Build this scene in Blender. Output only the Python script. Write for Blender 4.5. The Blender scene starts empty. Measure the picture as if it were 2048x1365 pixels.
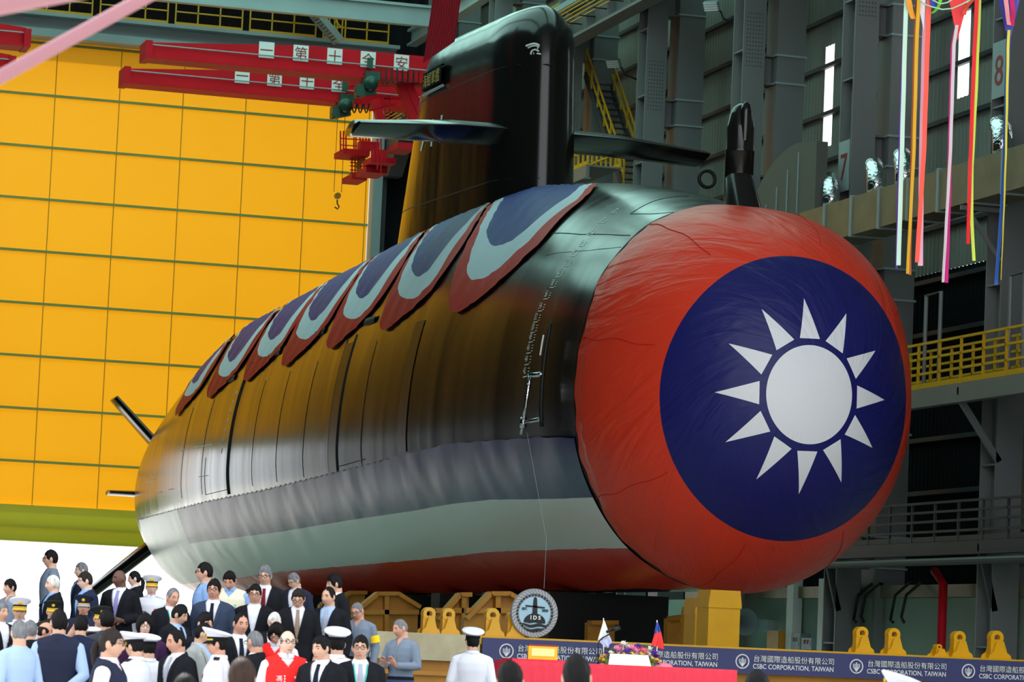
import bpy, bmesh, math, random
import numpy as np
from mathutils import Vector, Matrix
random.seed(7); rng = np.random.default_rng(7)
scene = bpy.context.scene
COL = scene.collection
pi = math.pi
# ------------------------------------------------------------------ camera
FPX = 6635.0; YAW, PITCH, ROLL = math.radians(16.3), math.radians(5.335), math.radians(2.495)
EYE = np.array([0.0, 0.0, 1.6])
_f = np.array([math.sin(YAW)*math.cos(PITCH), math.cos(YAW)*math.cos(PITCH), math.sin(PITCH)])
_r = np.array([math.cos(YAW), -math.sin(YAW), 0.0]); _u = np.cross(_r, _f)
CR = math.cos(ROLL)*_r + math.sin(ROLL)*_u; CU = -math.sin(ROLL)*_r + math.cos(ROLL)*_u; CF = _f
cam_data = bpy.data.cameras.new('camera'); cam = bpy.data.objects.new('camera', cam_data); COL.objects.link(cam)
cam.matrix_world = Matrix(((CR[0], CU[0], -CF[0], EYE[0]), (CR[1], CU[1], -CF[1], EYE[1]), (CR[2], CU[2], -CF[2], EYE[2]), (0, 0, 0, 1)))
cam_data.sensor_width = 36; cam_data.lens = FPX/2048*36; cam_data.clip_end = 2000; cam_data.clip_start = 0.5
cam_data.dof.use_dof = True; cam_data.dof.focus_distance = 66; cam_data.dof.aperture_fstop = 6.3
scene.camera = cam
# ------------------------------------------------------------------ light
scene.view_settings.view_transform = 'Standard'; scene.view_settings.look = 'None'
scene.view_settings.gamma = 1; scene.view_settings.use_curve_mapping = False
scene.view_settings.exposure = 0.2
world = bpy.data.worlds.new('sky'); scene.world = world; world.use_nodes = True
bg = world.node_tree.nodes['Background']; bg.inputs[0].default_value = (0.90, 0.96, 1.0, 1); bg.inputs[1].default_value = 2.15
sun_d = bpy.data.lights.new('sun', 'SUN'); sun = bpy.data.objects.new('sun', sun_d); COL.objects.link(sun)
sun_d.energy = 7.0; sun_d.angle = math.radians(0.6); sun_d.color = (1, 0.96, 0.9)
sun.rotation_euler = (math.radians(-42), 0, math.radians(8))      # high, from beyond the hall's far end
# ------------------------------------------------------------------ helpers
def ray(x, y): return CF + CR*(x-1024)/FPX + CU*(682.5-y)/FPX
def pX(x, y, X): d = ray(x, y); return EYE + d*((X-EYE[0])/d[0])
def pY(x, y, Y): d = ray(x, y); return EYE + d*((Y-EYE[1])/d[1])
def pZ(x, y, Z): d = ray(x, y); return EYE + d*((Z-EYE[2])/d[2])
def pD(x, y, D): return EYE + ray(x, y)*D
def lin(c): return tuple(((v/255)/12.92 if v <= 10 else ((v/255+0.055)/1.055)**2.4) for v in c)
class Mat:
    pass
def mat(name, c, rough=0.5, metal=0.0, bump=0.0, bscale=(1, 1, 1), var=0.0, vscale=(1, 1, 1), spec=0.5, coat=0.0, trans=0.0):
    m = bpy.data.materials.new(name); m.use_nodes = True; nt = m.node_tree; b = nt.nodes['Principled BSDF']
    c = lin(c); b.inputs['Base Color'].default_value = (*c, 1); b.inputs['Roughness'].default_value = rough
    b.inputs['Metallic'].default_value = metal; b.inputs['Specular IOR Level'].default_value = spec; b.inputs['Coat Weight'].default_value = coat
    if bump or var:
        tc = nt.nodes.new('ShaderNodeTexCoord')
    def noise(sc, detail=4):
        mp = nt.nodes.new('ShaderNodeMapping'); mp.inputs['Scale'].default_value = sc; nt.links.new(tc.outputs['Object'], mp.inputs[0])
        n = nt.nodes.new('ShaderNodeTexNoise'); n.inputs['Scale'].default_value = 1; n.inputs['Detail'].default_value = detail; nt.links.new(mp.outputs[0], n.inputs[0]); return n
    if var:
        n = noise(vscale); mr = nt.nodes.new('ShaderNodeMapRange'); mr.inputs[1].default_value = .3; mr.inputs[2].default_value = .7
        mr.inputs[3].default_value = 1-var; mr.inputs[4].default_value = 1+var; nt.links.new(n.outputs[0], mr.inputs[0])
        mx = nt.nodes.new('ShaderNodeVectorMath'); mx.operation = 'SCALE'; mx.inputs[0].default_value = c; nt.links.new(mr.outputs[0], mx.inputs['Scale']); nt.links.new(mx.outputs[0], b.inputs['Base Color'])
    if bump:
        n = noise(bscale, 3); bp = nt.nodes.new('ShaderNodeBump'); bp.inputs['Strength'].default_value = 1; bp.inputs['Distance'].default_value = bump
        nt.links.new(n.outputs[0], bp.inputs['Height']); nt.links.new(bp.outputs[0], b.inputs['Normal'])
    return m
def sheet_mat(name, c, translucent, through, var=0.08, vscale=(.2, .2, .2)):
    m = mat(name, c, 0.6, var=var, vscale=vscale); nt = m.node_tree; b = nt.nodes['Principled BSDF']; out = nt.nodes['Material Output']
    t = nt.nodes.new('ShaderNodeBsdfTranslucent'); t.inputs[0].default_value = (*lin(through), 1)
    mx = nt.nodes.new('ShaderNodeMixShader'); mx.inputs[0].default_value = translucent
    nt.links.new(b.outputs[0], mx.inputs[1]); nt.links.new(t.outputs[0], mx.inputs[2]); nt.links.new(mx.outputs[0], out.inputs[0]); return m
class MB:
    def __init__(s): s.v = []; s.f = []; s.mi = []
    def add(s, vs, fs, mi=0):
        o = len(s.v); s.v.extend([tuple(map(float, p)) for p in vs]); s.f.extend([tuple(i+o for i in f) for f in fs]); s.mi.extend([mi]*len(fs)); return s
    def box(s, a, b, mi=0):
        x0, y0, z0 = a; x1, y1, z1 = b
        return s.add([(x0, y0, z0), (x1, y0, z0), (x1, y1, z0), (x0, y1, z0), (x0, y0, z1), (x1, y0, z1), (x1, y1, z1), (x0, y1, z1)],
                     [(0, 3, 2, 1), (4, 5, 6, 7), (0, 1, 5, 4), (1, 2, 6, 5), (2, 3, 7, 6), (3, 0, 4, 7)], mi)
    def tube(s, pts, r, n=8, mi=0, closed=False, cap=True, flat=None, up=None):
        P = np.array(pts, float); k = len(P)
        R = np.full(k, r) if np.isscalar(r) else np.array(r, float)
        vs = []; fs = []; nrm = None
        for i in range(k):
            if closed: t = P[(i+1) % k]-P[i-1]
            else: t = P[min(i+1, k-1)]-P[max(i-1, 0)]
            t = t/(np.linalg.norm(t)+1e-12)
            if nrm is None:
                a = np.array(up, float) if up is not None else (np.array([0, 0, 1.]) if abs(t[2]) < .9 else np.array([1., 0, 0])); nrm = a
            nrm = nrm-t*(nrm@t); nrm = nrm/(np.linalg.norm(nrm)+1e-12); bn = np.cross(t, nrm)
            rr = R[i]; q = flat if flat else 1.0
            for j in range(n):
                an = 2*pi*j/n; vs.append(P[i]+nrm*rr*math.cos(an)*q+bn*rr*math.sin(an))
        for i in range(k if closed else k-1):
            for j in range(n):
                a = i*n+j; b = i*n+(j+1) % n; c = ((i+1) % k)*n+(j+1) % n; d = ((i+1) % k)*n+j
                fs.append((a, b, c, d))
        if cap and not closed: fs.append(tuple(range(n-1, -1, -1))); fs.append(tuple((k-1)*n+j for j in range(n)))
        return s.add(vs, fs, mi)
    def bar(s, a, b, w, h=None, up=(0, 0, 1), mi=0):      # rectangular bar from a to b
        a = np.array(a, float); b = np.array(b, float); t = (b-a)/np.linalg.norm(b-a); u = np.array(up, float); u = u-t*(u@t); u /= np.linalg.norm(u); v = np.cross(t, u)
        h = w if h is None else h; vs = []
        for p in (a, b):
            for i, j in ((-1, -1), (1, -1), (1, 1), (-1, 1)): vs.append(p+v*i*w/2+u*j*h/2)
        return s.add(vs, [(0, 3, 2, 1), (4, 5, 6, 7), (0, 1, 5, 4), (1, 2, 6, 5), (2, 3, 7, 6), (3, 0, 4, 7)], mi)
    def prism(s, poly, ext, mi=0):      # polygon (3d) extruded along a vector
        P = np.array(poly, float); n = len(P); Q = P+np.array(ext, float)
        return s.add(list(P)+list(Q), [tuple(range(n-1, -1, -1)), tuple(range(n, 2*n))]+[(i, (i+1) % n, n+(i+1) % n, n+i) for i in range(n)], mi)
    def grid(s, G, mi=0, wrap=False):
        G = np.array(G, float); a, b = G.shape[:2]; fs = []
        for i in range(a-1):
            for j in range(b if wrap else b-1):
                k = (j+1) % b; fs.append((i*b+j, i*b+k, (i+1)*b+k, (i+1)*b+j))
        return s.add(G.reshape(-1, 3), fs, mi)
    def lathe(s, c, prof, n=24, axis=2, mi=0):
        G = []
        for r, h in prof:
            row = []
            for j in range(n):
                an = 2*pi*j/n; p = [r*math.cos(an), r*math.sin(an), h]
                if axis == 1: p = [p[0], p[2], p[1]]
                if axis == 0: p = [p[2], p[0], p[1]]
                row.append(np.array(p)+np.array(c))
            G.append(row)
        return s.grid(G, mi, True)
    def build(s, name, m, parent=None, smooth=False, origin=None, label=None):
        me = bpy.data.meshes.new(name); V = np.array(s.v, float)
        if origin is None:
            origin = np.zeros(3) if parent is not None else (np.array([V[:, 0].mean(), V[:, 1].mean(), V[:, 2].min()]) if len(V) else np.zeros(3))
        off = np.array(origin, float) + (np.array(parent_world(parent)) if parent is not None else 0)
        me.from_pydata((V-off).tolist(), [], s.f)
        ms = m if isinstance(m, (list, tuple)) else [m]
        for k in ms: me.materials.append(k)
        if len(ms) > 1: me.polygons.foreach_set('material_index', s.mi)
        if smooth: me.polygons.foreach_set('use_smooth', [True]*len(me.polygons))
        me.update()
        o = bpy.data.objects.new(name, me); COL.objects.link(o); o.location = origin
        if parent is not None: o.parent = parent
        if label: o['label'] = label
        return o
def parent_world(p):
    v = Vector((0, 0, 0))
    while p is not None: v = v + p.location; p = p.parent
    return v
def empty(name, loc, label=None, cat=None, group=None):
    o = bpy.data.objects.new(name, None); COL.objects.link(o); o.location = loc; o.empty_display_size = .2; tag(o, label, cat, group); return o
def tag(o, label=None, cat=None, group=None, kind=None):
    if label: o['label'] = label
    if cat: o['category'] = cat
    if group: o['group'] = group
    if kind: o['kind'] = kind
    return o
def struct(o): o['kind'] = 'structure'; return o
def copy_tree(o, parent=None):
    c = o.copy(); COL.objects.link(c); c.parent = parent
    for ch in list(o.children): copy_tree(ch, c)
    return c
FONT = bpy.data.fonts.load('<builtin>') if False else None
def text_geo(body, size=1.0, align='CENTER', space=1.0, fat=0.0):
    cu = bpy.data.curves.new('lettering', 'FONT'); cu.body = body; cu.size = size; cu.align_x = align; cu.space_character = space; cu.resolution_u = 3; cu.offset = fat
    o = bpy.data.objects.new('lettering', cu); COL.objects.link(o); dg = bpy.context.evaluated_depsgraph_get(); me = bpy.data.meshes.new_from_object(o.evaluated_get(dg))
    V = np.array([v.co[:] for v in me.vertices]).reshape(-1, 3); F = [tuple(p.vertices) for p in me.polygons]
    bpy.data.objects.remove(o); bpy.data.curves.remove(cu); bpy.data.meshes.remove(me); return V, F
def put_text(mb, body, origin, right, up, size, align='CENTER', mi=0, space=1.0, fat=0.0, sx=1.0):
    V, F = text_geo(body, size, align, space, fat); right = np.array(right, float); up = np.array(up, float); o = np.array(origin, float)
    mb.add([o+right*p[0]*sx+up*p[1] for p in V], F, mi); return mb
def pch(s, tab):
    xs = np.array([t[0] for t in tab], float); ys = np.array([t[1] for t in tab], float); h = np.diff(xs); dl = np.diff(ys)/h
    m = np.zeros(len(xs)); m[0] = dl[0]; m[-1] = dl[-1]
    for i in range(1, len(xs)-1): m[i] = 0 if dl[i-1]*dl[i] <= 0 else 2*dl[i-1]*dl[i]/(dl[i-1]+dl[i])
    s = np.clip(np.asarray(s, float), xs[0], xs[-1]); i = np.clip(np.searchsorted(xs, s)-1, 0, len(xs)-2); t = (s-xs[i])/h[i]
    return ys[i]*(1+2*t)*(1-t)**2+h[i]*m[i]*t*(1-t)**2+ys[i+1]*t*t*(3-2*t)+h[i]*m[i+1]*t*t*(t-1)
# ------------------------------------------------------------------ materials
M = {}
M['hood'] = mat('dull_hood_sheet', (86, 86, 80), .6)
M['concrete'] = mat('concrete_floor', (196, 196, 190), .6, var=.15, vscale=(.3, .3, .3))
M['clad'] = mat('corrugated_cladding', (128, 132, 124), .55, var=.08, vscale=(.5, .5, .2))
M['dark_clad'] = mat('dark_cladding', (34, 36, 40), .9, spec=.0)
M['shaded_clad'] = mat('shade_darkened_cladding', (26, 27, 30), .9, spec=.05)
M['steel'] = mat('grey_painted_steel', (116, 118, 118), .45, var=.07, vscale=(.7, .7, .3))
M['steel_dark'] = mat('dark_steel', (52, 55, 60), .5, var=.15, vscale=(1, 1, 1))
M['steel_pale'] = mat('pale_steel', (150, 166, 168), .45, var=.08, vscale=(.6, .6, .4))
M['yellow_rail'] = mat('yellow_rail_paint', (214, 160, 20), .4)
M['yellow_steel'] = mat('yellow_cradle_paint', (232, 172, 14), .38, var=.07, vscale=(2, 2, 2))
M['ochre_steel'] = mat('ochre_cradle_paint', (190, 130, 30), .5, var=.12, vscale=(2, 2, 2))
M['red_crane'] = mat('red_crane_paint', (206, 16, 34), .6, var=.08, vscale=(.8, .8, 2), spec=.2)
M['white'] = mat('white_paint', (240, 240, 238), .5)
M['black'] = mat('black_rubber', (12, 12, 13), .5)
M['red_text'] = mat('red_sign_paint', (150, 20, 24), .5)
M['green_motor'] = mat('green_motor_paint', (34, 78, 64), .4, var=.1, vscale=(3, 3, 3))
M['galv'] = mat('galvanised_duct', (140, 128, 104), .45, .35, bump=.004, bscale=(3, 3, 3), var=.15, vscale=(1.5, 1.5, 1.5))
M['foil'] = mat('silver_foil', (215, 215, 220), .16, 1.0, bump=.03, bscale=(9, 9, 9))
M['door_sheet'] = sheet_mat('yellow_door_sheet', (232, 156, 10), .165, (255, 172, 3), var=.06, vscale=(.12, .12, .12))
M['fill_skylight'] = sheet_mat('pale_green_fill_skylight', (160, 200, 190), .8, (160, 208, 198), var=.1, vscale=(1, 1, 1))
M['seam_tape'] = sheet_mat('green_seam_webbing', (150, 156, 80), .05, (170, 180, 60))
M['thin_seam'] = mat('olive_door_stitching', (196, 150, 26), .7)
M['olive'] = sheet_mat('olive_yellow_panel', (180, 166, 40), .06, (190, 190, 20))
M['green_wall'] = mat('pale_green_wall', (158, 178, 164), .7, var=.06, vscale=(.5, .5, .5))
M['glass'] = mat('window_glass', (235, 240, 240), .05)
gm = M['glass'].node_tree; gt = gm.nodes.new('ShaderNodeBsdfTransparent'); gx = gm.nodes.new('ShaderNodeMixShader'); gx.inputs[0].default_value = .12
gm.links.new(gt.outputs[0], gx.inputs[1]); gm.links.new(gm.nodes['Principled BSDF'].outputs[0], gx.inputs[2]); gm.links.new(gx.outputs[0], gm.nodes['Material Output'].inputs[0])
# ------------------------------------------------------------------ the hall
XW = 39.0; XL = 2.0; YF = 40.0; YE = 142.0; ZR = 34.0
struct(MB().box((-160, -60, -.3), (200, 420, 0)).build('floor', M['concrete'], origin=(0, 0, 0)))
struct(MB().box((XL-.3, YF, 0), (XL, YE+1.2, ZR)).build('wall_left', M['dark_clad']))
# roof with unseen translucent strips, widened to add fill light in the hall
strips = [(3.5, 13), (14.5, 24.5), (26, 36)]
mb = MB(); x = XL-.3
for a, b in strips: mb.box((x, YF, ZR), (a, YE+1.2, ZR+.3)); x = b
mb.box((x, YF, ZR), (XW+.6, YE+1.2, ZR+.3))
for a, b in strips:
    mb.box((a, YF, ZR), (b, 74, ZR+.3)); mb.box((a, 138, ZR), (b, YE+1.2, ZR+.3))
struct(mb.build('ceiling', M['steel_pale']))
for k, (a, b) in enumerate(strips):
    mb = MB().add([(a, 74, ZR+.1), (b, 74, ZR+.1), (b, 138, ZR+.1), (a, 138, ZR+.1)], [(0, 1, 2, 3)])
    struct(mb.build('window_%d' % (k+4), M['fill_skylight']))
# right wall: corrugated cladding with three tall slits
GIRT = .78
slits = [(77.6, 78.4, 16.6, 21.0), (87.45, 88.25, 18.2, 21.6), (98.0, 98.75, 18.15, 21.45)]
mb = MB(); y = 58.0; P = .28
def strip(y0, y1, z0, z1):
    n = max(1, round((y1-y0)/P)); ys = np.linspace(y0, y1, n*4+1)
    dx = [(0, 0, .045, .045)[i % 4] for i in range(n*4+1)]
    mb.grid([[(XW+d, yy, z) for yy, d in zip(ys, dx)] for z in (z0, z1)])
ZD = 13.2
strip(40, 77.6, ZD, ZR)
for k, (a, b, z0, z1) in enumerate(slits):
    strip(a, b, ZD, z0); strip(a, b, z1, ZR)
    strip(b, slits[k+1][0] if k < 2 else YE, ZD, ZR)
struct(mb.build('wall_right', M['clad']))
mb = MB(); strip(40, YE, 0, ZD); struct(mb.build('wall_right_lower', M['shaded_clad']))  # lower cladding coloured darker: the bay's shade is put into the colour
struct(MB().box((29.5, YF, 0), (XW+.5, YF+.3, ZR)).build('sky_block_wall', M['dark_clad']))  # unseen panel, added to keep sky light off the right wall
mb = MB().box((XW+.5, YF, 0), (XW+.55, 77, ZR)); 
for k, (a, b, z0, z1) in enumerate(slits):
    w = MB().add([(XW+.03, a, z0), (XW+.03, b, z0), (XW+.03, b, z1), (XW+.03, a, z1)], [(0, 1, 2, 3)])
    struct(w.build('window_%d' % (k+1), M['glass']))
mb = MB(); z = .4
while z < ZR: mb.box((XW-.16, 60, z), (XW-.02, YE, z+.13)); z += GIRT*2
struct(mb.build('trim_1', M['steel_dark']))
# far end wall above and beside the door
mb = MB(); n = 240; xs = np.linspace(XL, XW, n)
mb.grid([[(xx, YE+1+(.05 if i % 4 < 2 else 0), z) for i, xx in enumerate(xs)] for z in (27.9, ZR)])
mb.box((XL, YE+.9, 27.4), (XW, YE+1.1, 27.95)); mb.box((35.3, YE+.5, 0), (XW+.5, YE+1.0, 28)); mb.box((XL-.3, YE+.5, 0), (11.0, YE+1.0, 28))
struct(mb.build('wall_far', M['dark_clad']))
# big lifting fabric door
mb = MB(); X0, X1 = 17.2, 34.6; DZ0, DZ1 = 6.9, 27.4
zs = [24.63+2.265*k for k in (1, 0, -1, -2, -3, -4, -5, -6, -7)]; zl = sorted([DZ0, DZ1]+[z for z in zs if DZ0 < z < DZ1])
door = empty('door_1', (0, 0, 0)); struct(door)
mb.grid([[(x, YE, z) for x in np.linspace(X0, X1, 24)] for z in zl]); mb.build('door_curtain', M['door_sheet'], door)
mb = MB()
for z in zl[1:-1]: mb.box((X0, YE-.10, z-.055), (X1, YE-.03, z+.055))
mb.build('seam_webbing', M['seam_tape'], door)
mb = MB()
for k in range(-7, 6): xx = 20.46+2.8*k; (X0 < xx < X1) and mb.box((xx-.02, YE-.05, DZ0), (xx+.02, YE-.03, DZ1))
mb.build('stitching', M['thin_seam'], door)
mb = MB().add([(X0, YE-.3, 5.45), (X1, YE-.3, 5.45), (X1, YE-.3, DZ0), (X0, YE-.3, DZ0)], [(0, 1, 2, 3)]); mb.box((X0, YE-.42, 5.95), (X1, YE-.3, 6.05)); mb.box((X0, YE-.5, 5.35), (X1, YE+.1, 5.45))
mb.build('bottom_beam', M['olive'], door)
door = empty('reflection_door', (0, 0, 0)); struct(door)  # unseen second leaf, added and raised so the hull reflects bright outdoors
MB().grid([[(x, YE, z) for x in np.linspace(11.0, 17.0, 10)] for z in np.linspace(11.6, DZ1, 8)]).build('door_curtain', M['door_sheet'], door)
mb = MB()
for z in zl[4:-1]: mb.box((11.0, YE-.10, z-.055), (17.0, YE-.03, z+.055))
mb.build('seam_webbing', M['seam_tape'], door)
MB().box((11.0, YE-.03, 10.6), (17.0, YE+.0, 11.6)).build('bottom_beam', M['olive'], door)
struct(MB().box((17.0, YE-.3, 5.45), (17.2, YE+.4, 27.4)).build('trim_20', M['olive']))  # unseen mullion beside the added leaf
mb = MB().box((34.62, YE-.7, 0), (35.05, YE+.5, 27.6)); struct(mb.build('trim_2', M['steel_pale']))
mb = MB().box((35.05, YE-.5, 0), (35.3, YE+.5, 27.6)); struct(mb.build('trim_3', M['steel_dark']))
mb = MB().box((XL, YE-1.2, 27.0), (35.4, YE-.2, 27.35)); mb.box((XL, YE-.6, 27.35), (35.4, YE-.4, 28.0)); mb.box((XL, YE-1.3, 27.9), (35.4, YE-.2, 28.05)); struct(mb.build('trim_4', M['steel_pale']))
# ------------------------------------------------------------------ the submarine
AX, AZ, SY = 24.95, 7.1, 63.33
TA = [(4, 3.62), (6, 3.7), (10, 3.7), (30, 3.7), (44, 3.68), (52, 3.55), (60, 3.1), (66, 2.3), (70, 1.2), (74, .3)]
TB = [(4, 4.3), (5.2, 4.5), (7.2, 4.92), (10, 5.5), (14, 6.1), (18, 6.5), (24, 6.6), (34, 6.36), (44, 6.03), (50, 5.85), (54, 5.3), (60, 4.15), (66, 2.8), (71, 1.3), (74, .3)]
TC = [(4, 4.0), (6, 4.0), (30, 4.0), (48, 4.0), (54, 3.95), (60, 3.85), (65, 3.2), (71, 1.5), (74, .3)]
def hull_pt(S, T, off=0.0, local=False):
    S = np.asarray(S, float); T = np.asarray(T, float); S, T = np.broadcast_arrays(S, T)
    def base(S, T):
        d = 4.08*np.sqrt(np.maximum(0, 1-(1-np.minimum(S, 5)/5)**2))
        a = np.where(S < 4, d*.915, pch(S, TA)); b = np.where(S < 4, d*1.075, pch(S, TB)); c = np.where(S < 4, d, pch(S, TC))
        c_, s_ = np.cos(T), np.sin(T); e = np.where(s_ > 0, 2/(2.0+.35*np.clip((14-S)/8, 0, 1)), 1.0)
        x = -a*np.sign(c_)*np.abs(c_)**e; z = np.where(s_ >= 0, b, c)*np.sign(s_)*np.abs(s_)**e
        return np.stack([AX+x, SY+S, AZ+z], -1)
    P = base(S, T)
    if np.any(off):
        h = 1e-3; dS = base(S+h, T)-base(np.maximum(S-h, 0.0), T); dT = base(S, T+h)-base(S, T-h)
        N = np.cross(dT, dS); N = N/(np.linalg.norm(N, axis=-1, keepdims=True)+1e-12)
        out = P-np.array([AX, SY+9.0, AZ]); out[..., 1] = np.where(S < 9, out[..., 1], 0)
        N = N*np.sign((N*out).sum(-1, keepdims=True)+1e-9); P = P+N*np.asarray(off)[..., None]
    return P
D = math.radians
def hull_mat(name='glossy_black_hull', rough=.22, bmp=.005, ct=.14, sp=.35):
    m = mat(name, (24, 22, 21), rough, spec=sp, coat=ct); nt = m.node_tree; b = nt.nodes['Principled BSDF']; b.inputs['Coat Roughness'].default_value = .14
    tc = nt.nodes.new('ShaderNodeTexCoord'); mp = nt.nodes.new('ShaderNodeMapping'); mp.inputs['Scale'].default_value = (.06, 1.4, .06)
    nt.links.new(tc.outputs['Object'], mp.inputs[0]); n = nt.nodes.new('ShaderNodeTexNoise'); n.inputs['Scale'].default_value = 1; n.inputs['Detail'].default_value = 5; nt.links.new(mp.outputs[0], n.inputs[0])
    mr = nt.nodes.new('ShaderNodeMapRange'); mr.inputs[1].default_value = .3; mr.inputs[2].default_value = .75; mr.inputs[3].default_value = rough-.05; mr.inputs[4].default_value = rough+.06
    nt.links.new(n.outputs[0], mr.inputs[0]); nt.links.new(mr.outputs[0], b.inputs['Roughness'])
    mp2 = nt.nodes.new('ShaderNodeMapping'); mp2.inputs['Scale'].default_value = (.35, .9, .35); nt.links.new(tc.outputs['Object'], mp2.inputs[0])
    n2 = nt.nodes.new('ShaderNodeTexNoise'); n2.inputs['Scale'].default_value = 1; n2.inputs['Detail'].default_value = 2; nt.links.new(mp2.outputs[0], n2.inputs[0])
    bp = nt.nodes.new('ShaderNodeBump'); bp.inputs['Strength'].default_value = 1; bp.inputs['Distance'].default_value = bmp; nt.links.new(n2.outputs[0], bp.inputs['Height']); nt.links.new(bp.outputs[0], b.inputs['Normal'])
    return m
M['hull'] = hull_mat(); M['sail'] = hull_mat('glossy_black_sail', .17, .012, .0, .5)
M['seam'] = mat('black_hull_seam', (6, 6, 7), .6)
M['hull_band'] = mat('dark_hull_band', (14, 14, 14), .32, spec=.35)
M['mark'] = mat('white_draft_paint', (225, 228, 226), .6)
M['bronze'] = mat('gold_lettering', (214, 190, 110), .35, .3)
sub = empty('submarine', (AX, SY, 0), 'huge glossy black submarine with flag-covered bow on yellow cradles', 'submarine')
mb = MB(); S = np.concatenate([4-4*np.cos(np.linspace(.02, pi/2, 22)), np.linspace(4.6, 60, 80), np.linspace(61, 74, 24)]); T = np.linspace(0, 2*pi, 240, endpoint=False)
mb.grid(hull_pt(S[:, None], T[None, :]), wrap=True); mb.f.append(tuple(range(239, -1, -1))); mb.mi.append(0); k = len(mb.v); mb.f.append(tuple(range(k-240, k))); mb.mi.append(0)
hull = mb.build('hull', M['hull'], sub, True)
def hull_path(pts, off=.0, n=24):
    out = []
    for (s0, t0), (s1, t1) in zip(pts[:-1], pts[1:]):
        for k in range(n): u = k/n; out.append(hull_pt(s0+(s1-s0)*u, D(t0+(t1-t0)*u), off))
    out.append(hull_pt(pts[-1][0], D(pts[-1][1]), off)); return np.array(out)
def hull_seam(pts, r, name='hull_seam', m='seam', parent=hull, n=16):
    return MB().tube(hull_path(pts, .0, n), r, 6).build(name, M[m], parent, True)
def band(s0, s1, t0, t1, off, name, m, nt=30):
    mb = MB(); tt = np.radians(np.linspace(t0, t1, nt)); mb.grid(hull_pt(np.array([s0, s1])[:, None], tt[None, :], off)); return mb.build(name, M[m], hull, True)
hull_seam([(41.15, 33), (41.2, -13)], .055)
band(26.25, 27.15, 26, -11, .02, 'hull_band', 'hull_band'); hull_seam([(26.2, 28), (26.2, -11)], .03); hull_seam([(27.2, 28), (27.2, -11)], .02)
band(18.6, 19.5, 26, -8, .015, 'hull_band', 'hull_band')
for s in (23.4, 34.0, 30.4, 37.5, 45.6, 49.5): hull_seam([(s, 24), (s, -11)], .012, n=10)
hull_seam([(41, -10.6), (45, -11.4), (45, 4), (45, 4.2)], .012); hull_seam([(23, -8), (26, -9)], .015)
for s0, s1, t in ((24.4, 25.6, 31), (30.9, 32.9, 34), (36.7, 41.1, 33), (43, 44.5, 30)):
    mb = MB(); q = np.linspace(s0, s1, 8); mb.grid(np.stack([hull_pt(q, np.full(8, D(t+.9-a)), o) for a, o in ((0, .03), (.4, .06), (1.6, .06), (2.2, .02))])); mb.build('casing_slot', M['seam'], hull, True)
hull_seam([(11.2, 48.5), (8.2, 49), (4.9, 52)], .012); hull_seam([(6.6, 63), (7.1, 75), (7.5, 88)], .010); hull_seam([(6.6, 63), (5.6, 66), (4.8, 70)], .010)
hull_seam([(11.7, 47.6), (10.9, 48.4)], .04); hull_seam([(9.6, 40), (8.9, 41), (6.5, 43), (4.7, 46)], .007)
for s, t0, t1 in ((44.4, 7, 7), (57, -3, -3)): pass
dash = [((44.2, 8), (47.6, 8.6)), ((48.4, 8.6), (50.2, 8.9)), ((44.4, -2.5), (46, -2.3)), ((55.5, 1.5), (58.5, 1.8)), ((53.6, -5.8), (55.6, -5.6)), ((51, -5.5), (52.2, -5.4))]
for a, b in dash: hull_seam([a, b], .016, 'white_mark', 'mark', n=6)
for k in range(7): hull_seam([(41.9+.25*k*.3, 24-3.0*k), (41.95+.25*k*.3, 22.4-3.0*k)], .016, 'white_mark', 'mark', n=3)
# draft numbers up the flank, one lettering mesh
mb = MB()
sm = lambda t: float(np.interp(t, [0, 20, 37, 45, 64], [8.2, 8.1, 7.5, 7.4, 7.7]))
marks_t = np.interp(np.arange(0, 33), [0, 2, 6, 8, 10, 12, 14, 16, 18, 20, 22, 24, 26, 28, 30, 31, 33], [4, 6.5, 12, 14.5, 17, 20, 23, 26.5, 30, 33.5, 37, 41, 45.5, 50.5, 56, 59, 64])
def on_hull_text(body, s, t, size, sx=.7):
    V, F = text_geo(body, size, 'CENTER', fat=0); P = []
    e = .01; up = np.linalg.norm(hull_pt(s, t+e)-hull_pt(s, t-e))/(2*e)
    for p in V: P.append(hull_pt(s-p[0]*sx, t+p[1]/up, .008))
    mb.add(P, F)
for k, num in enumerate(range(42, 74, 2)):
    if num > 72: break
    t = D(float(np.interp(num, [42, 46, 48, 50, 52, 54, 56, 58, 60, 62, 64, 66, 68, 70, 72], [6.5, 12, 14.7, 17.2, 20, 23, 26.5, 30, 33.5, 37.2, 41, 45, 50, 56, 62]))); s = sm(math.degrees(t))
    on_hull_text(str(num), s+.12, t, .225, .95)
    w = .26
    q = np.linspace(s-w*.55, s+w*.75, 4); mb.grid(np.stack([hull_pt(q, np.full(4, t-D(.55)), .008), hull_pt(q, np.full(4, t-D(.8)), .008)]))
    for j in (1, 2, 3):
        tt = t+D(j*.7-.9); q = np.linspace(s-.26, s-.14, 3); mb.grid(np.stack([hull_pt(q, np.full(3, tt), .008), hull_pt(q, np.full(3, tt-D(.2)), .008)]))
mb.build('draft_marks', M['mark'], hull)
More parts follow.
